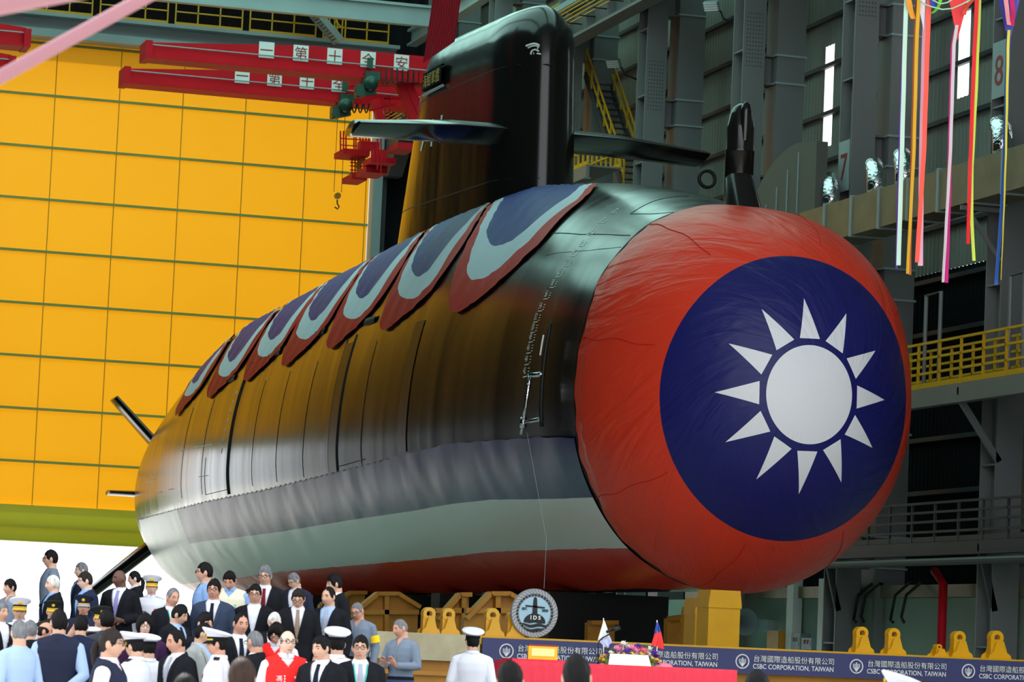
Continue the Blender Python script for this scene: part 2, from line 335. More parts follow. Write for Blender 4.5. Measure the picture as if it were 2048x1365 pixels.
# boarding pole on the flank
pl = empty('flank_pole', (0, 0, 0)); pl.parent = sub; pl.location = (0, 0, 0)
MB().tube([hull_pt(6.1, D(t), .22) for t in np.linspace(17, -8, 14)], .045, 8).build('flank_rail', M['seam'], hull, True)
mb = MB(); pa = hull_pt(6.4, D(4.5), .42); pb = hull_pt(6.75, D(-9.5), .5)
mb.tube([pa, pb], .042, 8); mb.tube([hull_pt(6.1, D(4.8), .2), pa], .06, 8); q = pa+(pb-pa)*.8; mb.tube([hull_pt(6.1, D(-5.6), .2), q], .05, 8); mb.tube([q+np.array([0, 0, .12]), q-np.array([0, 0, .12])], .08, 8)
mb.build('silver_arm', M['foil'], hull, True, label='silver hinged arm')
MB().tube([hull_pt(6.2, D(t), .3) for t in (14, 12, 9)], .02, 6).build('turnbuckle', M['mark'], hull)
bpy.data.objects.remove(pl)
# sail
def sail_half(z, y):      # half width
    u = (z-13.0)/6.0; k = 1-.05*u; yc = 84.45+.35*u
    return k*np.where(y < yc, 1.15*np.sqrt(np.maximum(0, 1-(np.maximum(0, yc-y)/1.95)**2)), (1.15+.03*np.clip(y-yc, 0, 8))*np.maximum(0, 1-(np.maximum(0, y-yc)/(95.6-3.1*u-yc))**11))
zs = np.array([12.6, 13.4, 14.4, 15.4, 16.4, 17.2, 17.8, 18.2, 18.5, 18.68, 18.78, 18.82]); G = []
ntp = 56
for i, z in enumerate(zs):
    u = (z-13)/6; y0 = 84.45+.35*u-1.95; y1 = 95.6-3.1*u
    ins = 1-math.sqrt(max(0, 1-max(0, (z-17.72)/1.10)**2)); 
    w = np.linspace(0, pi, ntp//2+1); yy = y0+(y1-y0)*(1-np.cos(w))/2; hw = sail_half(z, yy)
    yy = y0+ins*.95+(yy-y0)*((y1-y0-ins*2.0)/(y1-y0)); hw = hw*(1-ins*.93)
    zz = z+.038*(yy-84)*max(0, min(1, (z-15)/3.5))
    ring = [(AX-h, y, q) for h, y, q in zip(hw, yy, zz)]+[(AX+h, y, q) for h, y, q in list(zip(hw, yy, zz))[-2:0:-1]]
    G.append(ring)
mb = MB(); mb.grid(G, wrap=True); n = len(G[0]); k = len(mb.v); mb.f.append(tuple(range(k-n, k))); mb.mi.append(0)
sail = mb.build('sail', M['sail'], sub, True)
def sail_pt(y, z, off=.02, side=-1): return np.array([AX+side*(float(sail_half(z-.038*(y-84)*max(0, min(1, (z-15)/3.5)), np.array(y)))+off), y, z])
for zz in (17.05, 14.0):
    MB().tube([sail_pt(y, zz+.02*(y-84), 0.0) for y in np.linspace(82.6, 97, 24)], .014, 6).build('sail_seam', M['seam'], sail)
def sail_text(body, ya, z, size, off, name, m, sx=1.0, up_slope=.0, fat=.0):
    V, F = text_geo(body, size, 'LEFT', fat=fat); mb = MB(); mb.add([sail_pt(ya-p[0]*sx, z+p[1]+up_slope*p[0], off) for p in V], F); return mb.build(name, M[m], sail)
def on_sail(x, y):
    X = AX-1.0
    for _ in range(12):
        p = pX(x, y, X); X = sail_pt(p[1], p[2], 0)[0]
    return p
a = on_sail(838, 305); b = on_sail(886, 228)
cap = b[2]-a[2]; V, F = text_geo('711', cap/.7, 'LEFT'); sail_text('711', a[1], a[2], cap/.7, .012, 'hull_number', 'mark', (a[1]-b[1])/V[:, 0].max())
c0 = on_sail(853, 183); c1 = on_sail(893, 130); c2 = on_sail(893, 163); c3 = on_sail(853, 150)
yb0, yb1 = c0[1], c1[1]; zc = (c0[2]+c1[2]+c2[2]+c3[2])/4; hh = .5*((c3[2]-c0[2])+(c1[2]-c2[2]))
mb = MB(); ys = np.linspace(yb0, yb1, 8)
G = [[sail_pt(y, z, o) for y in ys] for z, o in ((zc-hh/2, .02), (zc-hh/2, .14), (zc+hh/2, .14), (zc+hh/2, .02))]; mb.grid(G)
nb = mb.build('name_board', mat('matt_black_board', (10, 9, 9), .9, spec=.1), sail)
V, F = text_geo('海鯤軍艦', 1.0, 'LEFT'); w = V[:, 0].max(); kx = (yb0-yb1)*.86/w; kz = hh*.72/V[:, 1].max()
MB().add([sail_pt(yb0-(yb0-yb1)*.07-p[0]*kx, zc-hh*.36+p[1]*kz, .155) for p in V], F).build('gold_characters', M['bronze'], nb)
mb = MB(); mb.tube([sail_pt(y, zc-hh/2-.12, .08) for y in ys], .05, 6); mb.build('board_ledge', M['steel_pale'], nb)
# insignia on the sail front
def front_pt(x, y, off=.02):
    d = ray(x, y)
    best = None
    for t in np.linspace(80, 92, 1200):
        p = EYE+d*t; h = float(sail_half(p[2], np.array(p[1])))
        if abs(p[0]-AX) < h: return p-d/np.linalg.norm(d)*off
    return EYE+d*86
mb = MB()
for pts, r in (([(1052, 92), (1060, 89), (1068, 87.3), (1074, 88.4), (1079, 91.5)], .028), ([(1056, 96), (1063, 92.6), (1070, 91.5), (1075, 92.6), (1078, 95)], .02), ([(1061.5, 109), (1063, 103), (1066, 100), (1070, 99), (1075, 101), (1077.5, 103)], .024), ([(1073.5, 107), (1078, 107.6), (1082, 108.4)], .02), ([(1067.5, 105), (1067.7, 109)], .01), ([(1075, 95.5), (1075.4, 98)], .018)):
    mb.tube([front_pt(x, y) for x, y in pts], r, 6)
mb.build('insignia', M['mark'], sail)
# diving planes on the sail
def foil_plane(side):
    G = []
    for f, ch, th, dz in ((0, 2.35, .60, 0), (.33, 2.3, .58, 0), (.34, 2.3, .58, 0), (1, 1.9, .42, -.17)):
        x = AX+side*(.85+f*4.0); row = []
        for k in range(20):
            a = 2*pi*k/20; cx = .5*(1+math.cos(a)); y = 83.45+ch*(1-cx)+f*.15; z = 15.35+dz+th/2*math.sin(a)*(1.25*math.sqrt(max(0, cx))*0+ (math.sin(pi*min(1, (1-(1-cx))**.75))**.6 if 0 < cx < 1 else 0)*.9+.12)
            row.append((x, y, z))
        G.append(row)
    mb = MB(); mb.grid(G, wrap=True); n = 20; mb.f.append(tuple(range(60, 80))); mb.mi.append(0)
    o = mb.build('sail_plane', M['sail'], sub, True)
foil_plane(-1); foil_plane(1)
# bow mast, its base, and the ring on deck
b0 = pX(1476, 400, AX); by = b0[1]
mb = MB(); mtop = pX(1476, 210, AX)[2]; zb = pX(1470, 350, AX)[2]
mb.lathe((AX, by, 0), [(.32, zb-.6), (.32, zb+.45), (.33, zb+.46), (.33, zb+.5), (.32, zb+.52), (.32, zb+1.0), (.30, mtop-.5), (.25, mtop-.25), (.17, mtop-.09), (.06, mtop-.01), (.001, mtop)], 28)
ms = mb.build('bow_mast', M['sail'], sub, True)
mb = MB(); mb.lathe((AX+.02, by-.24, mtop-.62), [(.001, .64), (.09, .56), (.13, .4), (.13, .05), (.1, -.25)], 16); mb.build('mast_nose', M['sail'], ms, True)
mb = MB(); zq = zb-.05; zl = pX(1476, 420, AX)[2]-.5
G = [[(AX+a*math.cos(t)*1.0, by+b*math.sin(t)-(sh), z) for t in np.linspace(0, 2*pi, 28, endpoint=False)] for a, b, z, sh in ((.30, .32, zq+.02, 0), (.31, .34, zq, 0), (.42, .75, zl, .55))]
mb.grid(G, wrap=True); mb.build('mast_base', M['sail'], ms, True)
r0 = pX(1414, 358, AX+.1)
MB().tube([r0+np.array([.19*math.cos(a), 0, .19*math.sin(a)]) for a in np.linspace(0, 2*pi, 20, endpoint=False)], .045, 8, closed=True).build('deck_ring', M['seam'], sub, True)
# stern planes, X form
def rudder(tipx, tipy, rootx, rooty, Y, ch, th):
    a = pY(rootx, rooty, Y); b = pY(tipx, tipy, Y); t = (b-a)/np.linalg.norm(b-a); a = a-t*1.6; n = np.cross(t, [0, 1, 0]); G = []
    for f, c in ((0, ch), (1, ch*.8)):
        p = a+(b-a)*f; row = []
        for k in range(16):
            an = 2*pi*k/16; row.append(p+np.array([0, 1, 0])*c*math.cos(an)/2+n*th*math.sin(an)/2*(1-.3*f))
        G.append(row)
    mb = MB(); mb.grid(G, wrap=True); mb.f.append(tuple(range(16, 32))); mb.mi.append(0); mb.build('stern_plane', M['sail'], sub, True)
rudder(228, 797, 306, 884, 127.5, 1.7, .42); rudder(216, 986, 300, 990, 130, 1.6, .30); rudder(170, 1196, 306, 1090, 127.5, 1.7, .62)
# mirrored starboard pair
def rud_m(sx, sz):
    G = []
    for f, c in ((0, 1.9), (1, 1.5)):
        p = np.array([AX+sx*(1+f*2.8), 128, AZ+sz*(1+2.8*f)]); G.append([p+np.array([0, 1, 0])*c*math.cos(2*pi*k/16)/2+np.array([sz*-.7*sx, 0, .7])*.4*math.sin(2*pi*k/16)/2 for k in range(16)])
    mb = MB(); mb.grid(G, wrap=True); mb.f.append(tuple(range(16, 32))); mb.mi.append(0); mb.build('stern_plane', M['sail'], sub, True)
rud_m(1, 1); rud_m(1, -1)
# ------------------------------------------------------------------ cloths on the submarine
def cloth_mat(name, c, rough=.34, bump=.03, sc=(1.2, 1.2, 1.2), spec=.5):
    return mat(name, c, rough, bump=bump, bscale=sc, spec=spec)
M['flag_red'] = cloth_mat('flag_red_cloth', (222, 50, 30), .27, .03, (1.2, 1.2, 1.2), .6); M['flag_white'] = cloth_mat('flag_white_cloth', (224, 226, 226), .34, .015, (.9, .9, .9), .4); M['flag_blue'] = cloth_mat('flag_blue_cloth', (34, 32, 98), .34, .010, (.9, .9, .9), .3)
M['fan_red'] = cloth_mat('fan_red_cloth', (186, 34, 28), .55, .02, spec=.18); M['fan_white'] = cloth_mat('fan_white_cloth', (200, 212, 224), .55, .02, spec=.18); M['fan_blue'] = cloth_mat('fan_blue_cloth', (40, 46, 122), .5, .04, spec=.22)
# bow cover: one red cloth with the printed blue disc and white sun
def flag_mat():
    m = mat('bow_flag_cloth', (200, 30, 10), .42, spec=.3); nt = m.node_tree; b = nt.nodes['Principled BSDF']; N = nt.nodes.new; Lk = nt.links.new
    tc = N('ShaderNodeTexCoord'); sp = N('ShaderNodeSeparateXYZ'); Lk(tc.outputs['Object'], sp.inputs[0])
    def op(o, a, b_=None, c=None):
        n = N('ShaderNodeMath'); n.operation = o
        for i, v in enumerate((a, b_, c)):
            if v is None: continue
            if isinstance(v, (int, float)): n.inputs[i].default_value = v
            else: Lk(v, n.inputs[i])
        return n.outputs[0]
    x = op('DIVIDE', sp.outputs[0], .925); z = sp.outputs[2]
    r = op('SQRT', op('ADD', op('MULTIPLY', x, x), op('MULTIPLY', z, z)))
    a = op('ARCTAN2', x, z); seg = pi/6
    q = op('FLOORED_MODULO', op('ADD', a, seg/2+.02), seg); mm = op('SUBTRACT', q, seg/2)
    tt = op('ABSOLUTE', op('MULTIPLY', r, op('SINE', mm))); rr = op('MULTIPLY', r, op('COSINE', mm))
    rayi = op('MULTIPLY', op('GREATER_THAN', rr, 1.16), op('LESS_THAN', tt, op('MULTIPLY', op('SUBTRACT', 2.03, rr), .275)))
    white = op('MAXIMUM', op('LESS_THAN', r, 1.02), rayi); blue = op('LESS_THAN', r, 2.98)
    def mix(f, A, B):
        n = N('ShaderNodeMix'); n.data_type = 'RGBA'; Lk(f, n.inputs[0])
        for i, v in ((6, A), (7, B)):
            if isinstance(v, tuple): n.inputs[i].default_value = (*v, 1)
            else: Lk(v, n.inputs[i])
        return n.outputs[2]
    col = mix(blue, lin((222, 60, 36)), lin((28, 30, 98))); col = mix(white, col, lin((232, 232, 236))); Lk(col, b.inputs['Base Color'])
    # wrinkles run towards the rim: noise stretched along the radius
    cv = N('ShaderNodeCombineXYZ'); Lk(op('ADD', op('MULTIPLY', r, 2.0), op('MULTIPLY', a, 5.0)), cv.inputs[0]); Lk(op('SUBTRACT', op('MULTIPLY', r, .7), op('MULTIPLY', a, .5)), cv.inputs[1]); Lk(op('MULTIPLY', sp.outputs[1], .2), cv.inputs[2])
    n1 = N('ShaderNodeTexNoise'); n1.inputs['Scale'].default_value = 1.3; n1.inputs['Detail'].default_value = 3; n1.inputs['Distortion'].default_value = .6; Lk(cv.outputs[0], n1.inputs[0])
    n2 = N('ShaderNodeTexNoise'); n2.inputs['Scale'].default_value = 1.1; n2.inputs['Detail'].default_value = 4; Lk(tc.outputs['Object'], n2.inputs[0])
    amp = N('ShaderNodeMapRange'); amp.inputs[1].default_value = .4; amp.inputs[2].default_value = 3.6; amp.inputs[3].default_value = .0; amp.inputs[4].default_value = .9; Lk(r, amp.inputs[0])
    h = op('MULTIPLY', op('ADD', op('MULTIPLY', n1.outputs[0], 1.0), op('MULTIPLY', n2.outputs[0], .6)), amp.outputs[0])
    bp = N('ShaderNodeBump'); bp.inputs['Strength'].default_value = .9; bp.inputs['Distance'].default_value = .11; Lk(h, bp.inputs['Height']); Lk(bp.outputs[0], b.inputs['Normal'])
    return m
M['bow_flag'] = flag_mat(); M['seam_red'] = mat('dark_red_cord', (200, 44, 30), .8, spec=.1)
mb = MB(); S = np.concatenate([[0.002], 4.35*(1-np.cos(np.linspace(.05, pi/2, 60)))]); T = np.linspace(0, 2*pi, 240, endpoint=False)
SS, TT = np.meshgrid(S, T, indexing='ij'); edge = (S/4.35)[:, None]**6
SS = SS+edge*(.06*np.sin(TT*14)+.04*np.sin(TT*37+1)); off = .06+.012*np.sin(TT*9+SS*2)*edge+.0*SS
off[0] = .06
mb.grid(hull_pt(SS, TT, off), wrap=True); mb.f.append(tuple(range(239, -1, -1))); mb.mi.append(0)
cover = mb.build('bow_cover', M['bow_flag'], None, True, origin=(AX, SY, AZ)); tag(cover, 'red cloth over the bow with blue disc and white twelve-rayed sun', 'flag cover')
for k in range(8):
    t = D(15+45*k-2); pts = [hull_pt(s, t+.008*math.sin(s*5+k), .066) for s in np.linspace(1.75, 4.35, 26)]
    MB().tube(pts, .009, 5).build('cover_seam', M['seam_red'], cover)
MB().tube([hull_pt(4.42+.05*math.sin(a*14), a, .03) for a in np.linspace(0, 2*pi, 160, endpoint=False)], .035, 6, closed=True).build('edge_shadow', M['black'], cover)  # black tube standing in for the shadow line at the cover's rim
# three-stripe banner along the flank
sT = np.linspace(4.55, 61.5, 130)
top = np.interp(sT, [4.4, 7, 12, 14.4, 21, 28, 36, 45, 53.6, 61.5], [-13, -11, -9, -8, -10, -12, -14, -15, -17, -18]); bw = np.interp(sT, [4.4, 7.5, 12, 15.7, 19.3, 26.4, 35.5, 48.6, 61.5], [-32, -31, -29, -29, -30, -31, -33, -34, -36]); wr = np.interp(sT, [3.9, 8, 14.7, 21.4, 27.7, 39.6, 55.7, 61.5], [-52, -51, -50, -52, -53, -55, -62, -66])
hem = -79+1.2*np.sin(sT*.9)+1.5*np.exp(-((sT-22)/3)**2)*-3
top = top+.35*np.abs(np.sin(sT*2.0))
banner = empty('flank_banner', (AX, SY, 0), 'long blue, white and red cloth banner wrapped along the lower flank', 'banner')
def stripe(name, lo, hi, m, sel=None, n=14):
    mb = MB(); s = sT if sel is None else sT[sel]; a = lo if sel is None else lo[sel]; b = hi if sel is None else hi[sel]; f = np.linspace(0, 1, n)
    A = a[:, None]+(b-a)[:, None]*f[None, :]; Sx = np.repeat(s[:, None], n, 1)
    off = .06+.008*np.sin(Sx*2.3+A*.13)*np.sin(Sx*.37+2)+.007*np.sin(Sx*5.3-A*.2+1.5*np.sin(Sx*.9))
    mb.grid(hull_pt(Sx, np.radians(A), off)); return mb.build(name, M[m], banner, True)
cut = int(np.argmin(abs(sT-50.3)))
stripe('blue_stripe', top, bw, 'flag_blue', slice(0, cut+1)); stripe('white_stripe', bw, wr, 'flag_white'); stripe('red_stripe', wr, hem, 'flag_red', n=20); stripe('white_end_panel', top, bw, 'flag_white', slice(cut, None))
mb = MB()
for k in range(60):
    s = 21+k*.68; t = float(np.interp(s, sT, top)); mb.tube([hull_pt(s, D(t+.1), .09), hull_pt(s+.08, D(t+.5), .05)], .008, 5); mb.tube([hull_pt(s+u*.68, D(t+.45-.7*math.sin(pi*u)), .075) for u in np.linspace(0, 1, 6)], .007, 5)
mb.build('lacing', M['steel'], banner)
# seven fan buntings along the deck edge
OUT1 = [(12.5, 79), (10.6, 62), (10.5, 47), (11.5, 37), (13.1, 30.5), (14.4, 27.6), (15.4, 26), (16.1, 27), (16.7, 31), (17.2, 38), (17.9, 51), (20.3, 73)]
WH1 = [(12.8, 78), (11.2, 62), (11.5, 48), (12.5, 40), (13.7, 35.4), (15.0, 34.6), (15.9, 37), (16.5, 42), (17.2, 50), (18.7, 63), (20.2, 74)]
BL1 = [(13.3, 77), (12.3, 64), (12.6, 52), (13.5, 46.2), (14.7, 45), (15.9, 48), (16.8, 53), (17.4, 59), (18.6, 68), (19.9, 75)]
OUT2 = [(20.6, 73), (18.7, 57), (18.1, 47), (18.5, 37), (19.8, 31), (21.4, 27.8), (22.5, 26), (23.2, 27), (23.6, 31), (23.75, 38), (24.0, 48), (24.7, 58), (26.1, 70)]
WH2 = [(20.95, 74), (19.4, 60), (18.85, 48), (18.95, 40), (19.6, 35.0), (20.6, 33), (21.6, 34), (22.8, 37), (23.4, 42), (23.9, 51), (24.7, 61), (25.9, 71)]
BL2 = [(21.2, 75), (20.2, 63), (19.9, 54), (20.0, 46), (20.3, 41.5), (21.1, 40), (22.2, 42.5), (23.1, 47), (23.8, 53.5), (24.6, 62), (25.7, 72)]
def resample(P, n):
    P = np.array(P, float); d = np.concatenate([[0], np.cumsum(np.hypot(np.diff(P[:, 0]), np.diff(P[:, 1])/10))]); u = np.linspace(0, d[-1], n); return np.stack([pch(u, list(zip(d, P[:, 0]))), pch(u, list(zip(d, P[:, 1])))], -1)
SH1 = [resample(q, 60)-np.array([16.1, 0]) for q in (OUT1, WH1, BL1, [(13.8, 77), (16.5, 76.5), (19.5, 75)])]; SH2 = [resample(q, 60)-np.array([23.2, 0]) for q in (OUT2, WH2, BL2, [(21.7, 76), (23.4, 75), (25.2, 73)])]
tips = [16.1, 23.2, 29.4, 35.4, 41.0, 47.0, 53.2]
names = ['nearest the bow, below the sail', 'second from the bow, beside the sail', 'third from the bow', 'fourth from the bow', 'fifth from the bow', 'second from the stern', 'last one, nearest the stern']
for k, st in enumerate(tips):
    OUT, WH, BL, ctr = SH1 if k == 0 else SH2; shrink = [1, 1, 1, .99, .97, .95, .9][k]; lift = [0, 0, 0, 0, 0, -1, -1.5][k]; tscale = [1, 1, .99, .98, .95, .90, .82][k]
    e = empty('fan_bunting', (AX-3, SY+st, AZ+4), 'red, white and blue half-round bunting, '+names[k], 'bunting', 'fan buntings along the deck edge')
    def ann(A, B, name, m, n=7):
        mb = MB(); f = np.linspace(0, 1, n); Q = A[None]+(B-A)[None]*f[:, None, None]
        s = st+Q[..., 0]*shrink; t = 25.6+lift+(Q[..., 1]-25.6)*tscale
        off = .07+.016*np.sin(s*5.1+t*.05)*np.sin(t*.21+k)+.008*np.sin(s*11+t*.3)
        mb.grid(hull_pt(s, np.radians(np.minimum(t, 88)), off)); mb.build(name, M[m], e, True)
    ann(OUT, WH, 'red_band', 'fan_red'); ann(WH, BL, 'white_band', 'fan_white'); ann(BL, ctr, 'blue_panel', 'fan_blue', 12)
# ------------------------------------------------------------------ right-hand steelwork
XC = 36.0
col_y = [69.0, 78.8, 89.4, 98.8, 108.5, 118.3, 128.1, 137.9]
col_note = ['nearest column, beyond right edge', 'painted with red numeral 8, at right edge', 'painted with red numeral 7, behind the duct', 'rising behind the bow mast', 'just right of the sail', 'directly behind the sail', 'left of the sail behind red cranes', 'at far corner beside the yellow door']
def column(y, k):
    c = empty('steel_column', (XC, y, 0), 'tall grey steel H-column '+col_note[k], 'column', 'front row of crane columns')
    for s in (-.48, .44): MB().box((XC, y+s-.03, 0), (XC+.74, y+s+.03, 33.8)).build('flange', M['steel'], c)
    MB().box((XC+.3, y-.45, 0), (XC+.36, y+.42, 33.8)).build('web', M['steel'], c)
    mb = MB(); z = 2.2
    while z < 33: mb.box((XC+.02, y-.45, z), (XC+.7, y+.42, z+.05)); z += 2.35
    mb.build('stiffeners', M['steel'], c)
    # rivet field on the camera-side flange
    mb = MB()
    for z0 in (20.5,):
        for i in range(6):
            for j in range(14): mb.box((XC+.1+i*.1, y-.525, z0+j*.13), (XC+.13+i*.1, y-.505, z0+.03+j*.13))
    mb.build('bolt_heads', M['steel_dark'], c)
    return c
cols = [column(y, k) for k, y in enumerate(col_y)]
for num, k, zc in (('8', 1, 17.3), ('7', 2, 16.1)):
    y = col_y[k]; MB().box((XC-.02, y-.42, zc-.75), (XC+.0, y+.4, zc+.75)).build('number_plate', M['steel_pale'], cols[k])
    mb = MB(); put_text(mb, num, (XC-.03, y-.02, zc-.42), (0, -1, 0), (0, 0, 1), 1.15); mb.build('numeral', M['red_text'], cols[k])
def rear_column(y, k):
    c = empty('rear_column', (XC+1.2, y, 0), 'grey box column set behind the H-column '+col_note[k], 'column', 'rear row of columns')
    MB().box((XC+1.15, y-.55, 0), (XC+2.1, y+.45, 33.8)).build('shaft', M['steel'], c)
    mb = MB(); z = 4.4
    while z < 33: mb.box((XC+1.10, y-.6, z), (XC+2.15, y+.5, z+.06)); mb.box((XC+1.10, y-.6, z+.9), (XC+2.15, y+.5, z+.96)); z += 3.9
    mb.build('ring_plates', M['steel_pale'], c)
    mb = MB(); z = 4.4
    while z < 33: mb.box((XC+.7, y-.3, z), (XC+1.15, y+.3, z+.06)); mb.box((XC+.7, y-.3, z+.9), (XC+1.15, y+.3, z+.96)); mb.box((XC+.7, y-.02, z), (XC+1.15, y+.02, z+.9)); z += 3.9
    mb.build('tie_beams', M['steel'], c)
for k, y in enumerate(col_y): rear_column(y, k)
def rail(mb, pts, up=1.05, step=1.1, r=.03, mids=(.55,), kick=True):
    P = [np.array(p, float) for p in pts]
    for a, b in zip(P[:-1], P[1:]):
        L = np.linalg.norm(b-a); n = max(1, round(L/step))
        for i in range(n+1): q = a+(b-a)*i/n; mb.bar(q, q+np.array([0, 0, up]), r*2, r*2, up=(0, 1, 0))
        for h in (up,)+tuple(mids): mb.bar(a+np.array([0, 0, h]), b+np.array([0, 0, h]), r*2, r*2)
        if kick: mb.bar(a+np.array([0, 0, .08]), b+np.array([0, 0, .08]), r*1.2, .14)
# crane runway beam with walkway, hand rail and yellow conductor bars
rb = empty('crane_runway', (35.4, 100, 23.9), 'long grey crane runway beam with yellow rail and conductors along the right wall', 'crane runway')
mb = MB(); mb.box((35.1, 60, 23.9), (35.75, 141.5, 24.0)); mb.box((35.1, 60, 25.1), (35.75, 141.5, 25.2)); mb.box((35.4, 60, 24.0), (35.46, 141.5, 25.1))
y = 61
while y < 141: mb.box((35.14, y, 24.0), (35.72, y+.03, 25.1)); y += 2.45
mb.build('beam', M['steel'], rb)
mb = MB(); mb.box((35.2, 60, 25.3), (36.5, 141, 25.36)); mb.box((35.05, 60, 25.2), (35.12, 141, 25.42)); mb.build('walkway', M['steel_pale'], rb)
mb = MB(); rail(mb, [(36.45, 62, 25.36), (36.45, 141, 25.36)], step=1.3); mb.build('hand_rail', M['yellow_rail'], rb)
mb = MB()
for i in range(5): mb.box((35.0-.03*i, 60, 24.45+i*.14), (35.03-.03*i, 141.5, 24.49+i*.14))
mb.build('conductor_bars', M['yellow_rail'], rb)
mb = MB(); y = 61
while y < 141: mb.box((34.8, y, 24.4), (35.42, y+.05, 24.44)); y += 1.6
mb.build('bar_brackets', M['black'], rb)
mb = MB(); a = pX(735, 352, 35.1); mb.prism([(35.1, 138.6, 23.9), (35.1, 141.4, 23.9), (35.1, 141.4, 22.2), (35.1, 140.6, 22.2)], (.65, 0, 0)); mb.build('end_bracket', M['steel_dark'], rb)
ub = empty('upper_beam', (36, 100, 28.2), 'pale grey roof-level beam crossing above the red cranes behind the sail', 'beam')
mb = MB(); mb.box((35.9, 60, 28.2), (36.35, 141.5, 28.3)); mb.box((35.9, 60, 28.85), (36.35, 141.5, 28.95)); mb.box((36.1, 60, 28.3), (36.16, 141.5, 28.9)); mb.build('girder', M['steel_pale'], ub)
# mid-level walkway with yellow rail on the right
def platform(y0, y1, x0, x1, z, name, label, railm, up=1.2, mids=(.4, .8), step=1.35, both=True, beam=.45, bm='steel'):
    c = empty(name, (x0, (y0+y1)/2, z), label, 'walkway')
    MB().box((x0, y0, z-.06), (x1, y1, z)).build('deck', M[bm], c)
    mb = MB(); mb.box((x0, y0, z-beam), (x0+.12, y1, z-.06)); mb.box((x0-.08, y0, z-beam-.05), (x0+.2, y1, z-beam)); mb.build('edge_beam', M[bm], c)
    mb = MB(); rail(mb, [(x0+.05, y0, z), (x0+.05, y1, z)], up, step, .032, mids); mb.build('front_rail', M[railm], c)
    if both: mb = MB(); rail(mb, [(x1-.05, y0, z), (x1-.05, y1, z)], up, step, .032, mids); mb.build('rear_rail', M[railm], c)
    for y in col_y:
        if y0 < y < y1: mb = MB(); mb.bar((x0+.1, y-.45, z-beam), (36.1, y-.45, z-beam-1.5), .12, .16); mb.bar((x0, y-.45, z-.2), (36.1, y-.45, z-.2), .1, .2); mb.build('bracket', M[bm], c)
    return c
platform(66, 92, 34.9, 35.95, 8.95, 'walkway', 'mid-height walkway with yellow safety rails right of the bow', 'yellow_rail')
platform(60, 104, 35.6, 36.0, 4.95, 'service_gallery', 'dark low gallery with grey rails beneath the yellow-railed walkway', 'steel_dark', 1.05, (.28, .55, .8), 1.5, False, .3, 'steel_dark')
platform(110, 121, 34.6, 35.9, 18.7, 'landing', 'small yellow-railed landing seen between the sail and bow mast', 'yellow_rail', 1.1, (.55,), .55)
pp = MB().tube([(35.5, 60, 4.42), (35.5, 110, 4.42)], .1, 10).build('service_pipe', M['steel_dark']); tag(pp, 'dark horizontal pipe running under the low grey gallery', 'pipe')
# stairs
def stair(p0, p1, width, name, label, m='steel_dark', n=18):
    c = empty(name, p0, label, 'staircase'); p0 = np.array(p0, float); p1 = np.array(p1, float); w = np.array(width, float)
    mb = MB()
    for s in (0, 1): mb.bar(p0+w*s, p1+w*s, .06, .26)
    mb.build('stringers', M[m], c); mb = MB()
    for i in range(n): q = p0+(p1-p0)*(i+.5)/n; mb.bar(q, q+w, .24, .04)
    mb.build('treads', M[m], c); mb = MB()
    for s in (0, 1):
        for i in range(0, 7): q = p0+(p1-p0)*i/6+w*s; mb.bar(q, q+np.array([0, 0, 1.0]), .055, .055, up=(1, 0, 0))
        for h in (.5, 1.0): mb.bar(p0+w*s+np.array([0, 0, h]), p1+w*s+np.array([0, 0, h]), .055, .055)
    mb.build('hand_rails', M['yellow_rail'], c)
a = pX(1180, 150, 37.2); b = pX(1262, 345, 36.6)
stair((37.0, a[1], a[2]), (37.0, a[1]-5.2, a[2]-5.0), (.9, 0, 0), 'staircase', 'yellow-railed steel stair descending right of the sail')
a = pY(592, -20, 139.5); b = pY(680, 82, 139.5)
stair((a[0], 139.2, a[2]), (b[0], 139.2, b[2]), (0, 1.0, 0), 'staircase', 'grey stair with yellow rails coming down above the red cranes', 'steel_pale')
# far end: catwalk over the door, roof truss
c = empty('door_catwalk', (20, 140, 27.4), 'yellow-railed catwalk across the top of the yellow door', 'walkway')
MB().box((XL, 140.9, 27.95), (35, 141.9, 28.05)).build('deck', M['steel_pale'], c)
x = 35.0
while x > 3:
    mb = MB(); a, b = x-3.05, x-.1
    for h in (1.15, .6): mb.bar((a, 140.95, 28.05+h), (b, 140.95, 28.05+h), .06, .06)
    mb.bar((a, 140.95, 28.12), (b, 140.95, 28.12), .05, .16)
    for q in np.linspace(a, b, 4): mb.bar((q, 140.95, 28.05), (q, 140.95, 29.2), .06, .06, up=(0, 1, 0))
    mb.build('rail_panel', M['yellow_rail'], c); x -= 3.3
c = empty('roof_truss', (20, 137, 28.6), 'pale green-grey roof truss crossing above the far catwalk', 'truss')
mb = MB(); z0 = pY(299, 0, 137)[2]; mb.box((XL, 136.8, z0), (XC, 137.2, z0+.12)); mb.box((XL, 136.95, z0+.1), (XC, 137.05, z0+.8)); mb.box((XL, 136.8, z0+.8), (XC, 137.2, z0+.92)); mb.box((XL, 136.8, z0+3.2), (XC, 137.2, z0+3.6)); mb.build('chords', M['steel_pale'], c)
mb = MB(); x = 3.0; f = 1
while x < 35.5: mb.bar((x, 137, z0+.9), (x+2.4, 137, z0+3.3) if f else (x, 137, z0+3.3), .25, .25, up=(0, 1, 0)); mb.bar((x+2.4, 137, z0+3.3), (x+4.8, 137, z0+.9), .25, .25, up=(0, 1, 0)); x += 4.8
mb.build('diagonals', M['steel_pale'], c)
mb = MB()
for z in (29.8, 31.2): mb.tube([(XL, 141.6, z), (35, 141.6, z)], .3, 10)
t = mb.build('ventilation_pipes', M['steel_dark']); tag(t, 'pair of dark pipes running behind the far catwalk rail', 'pipes')
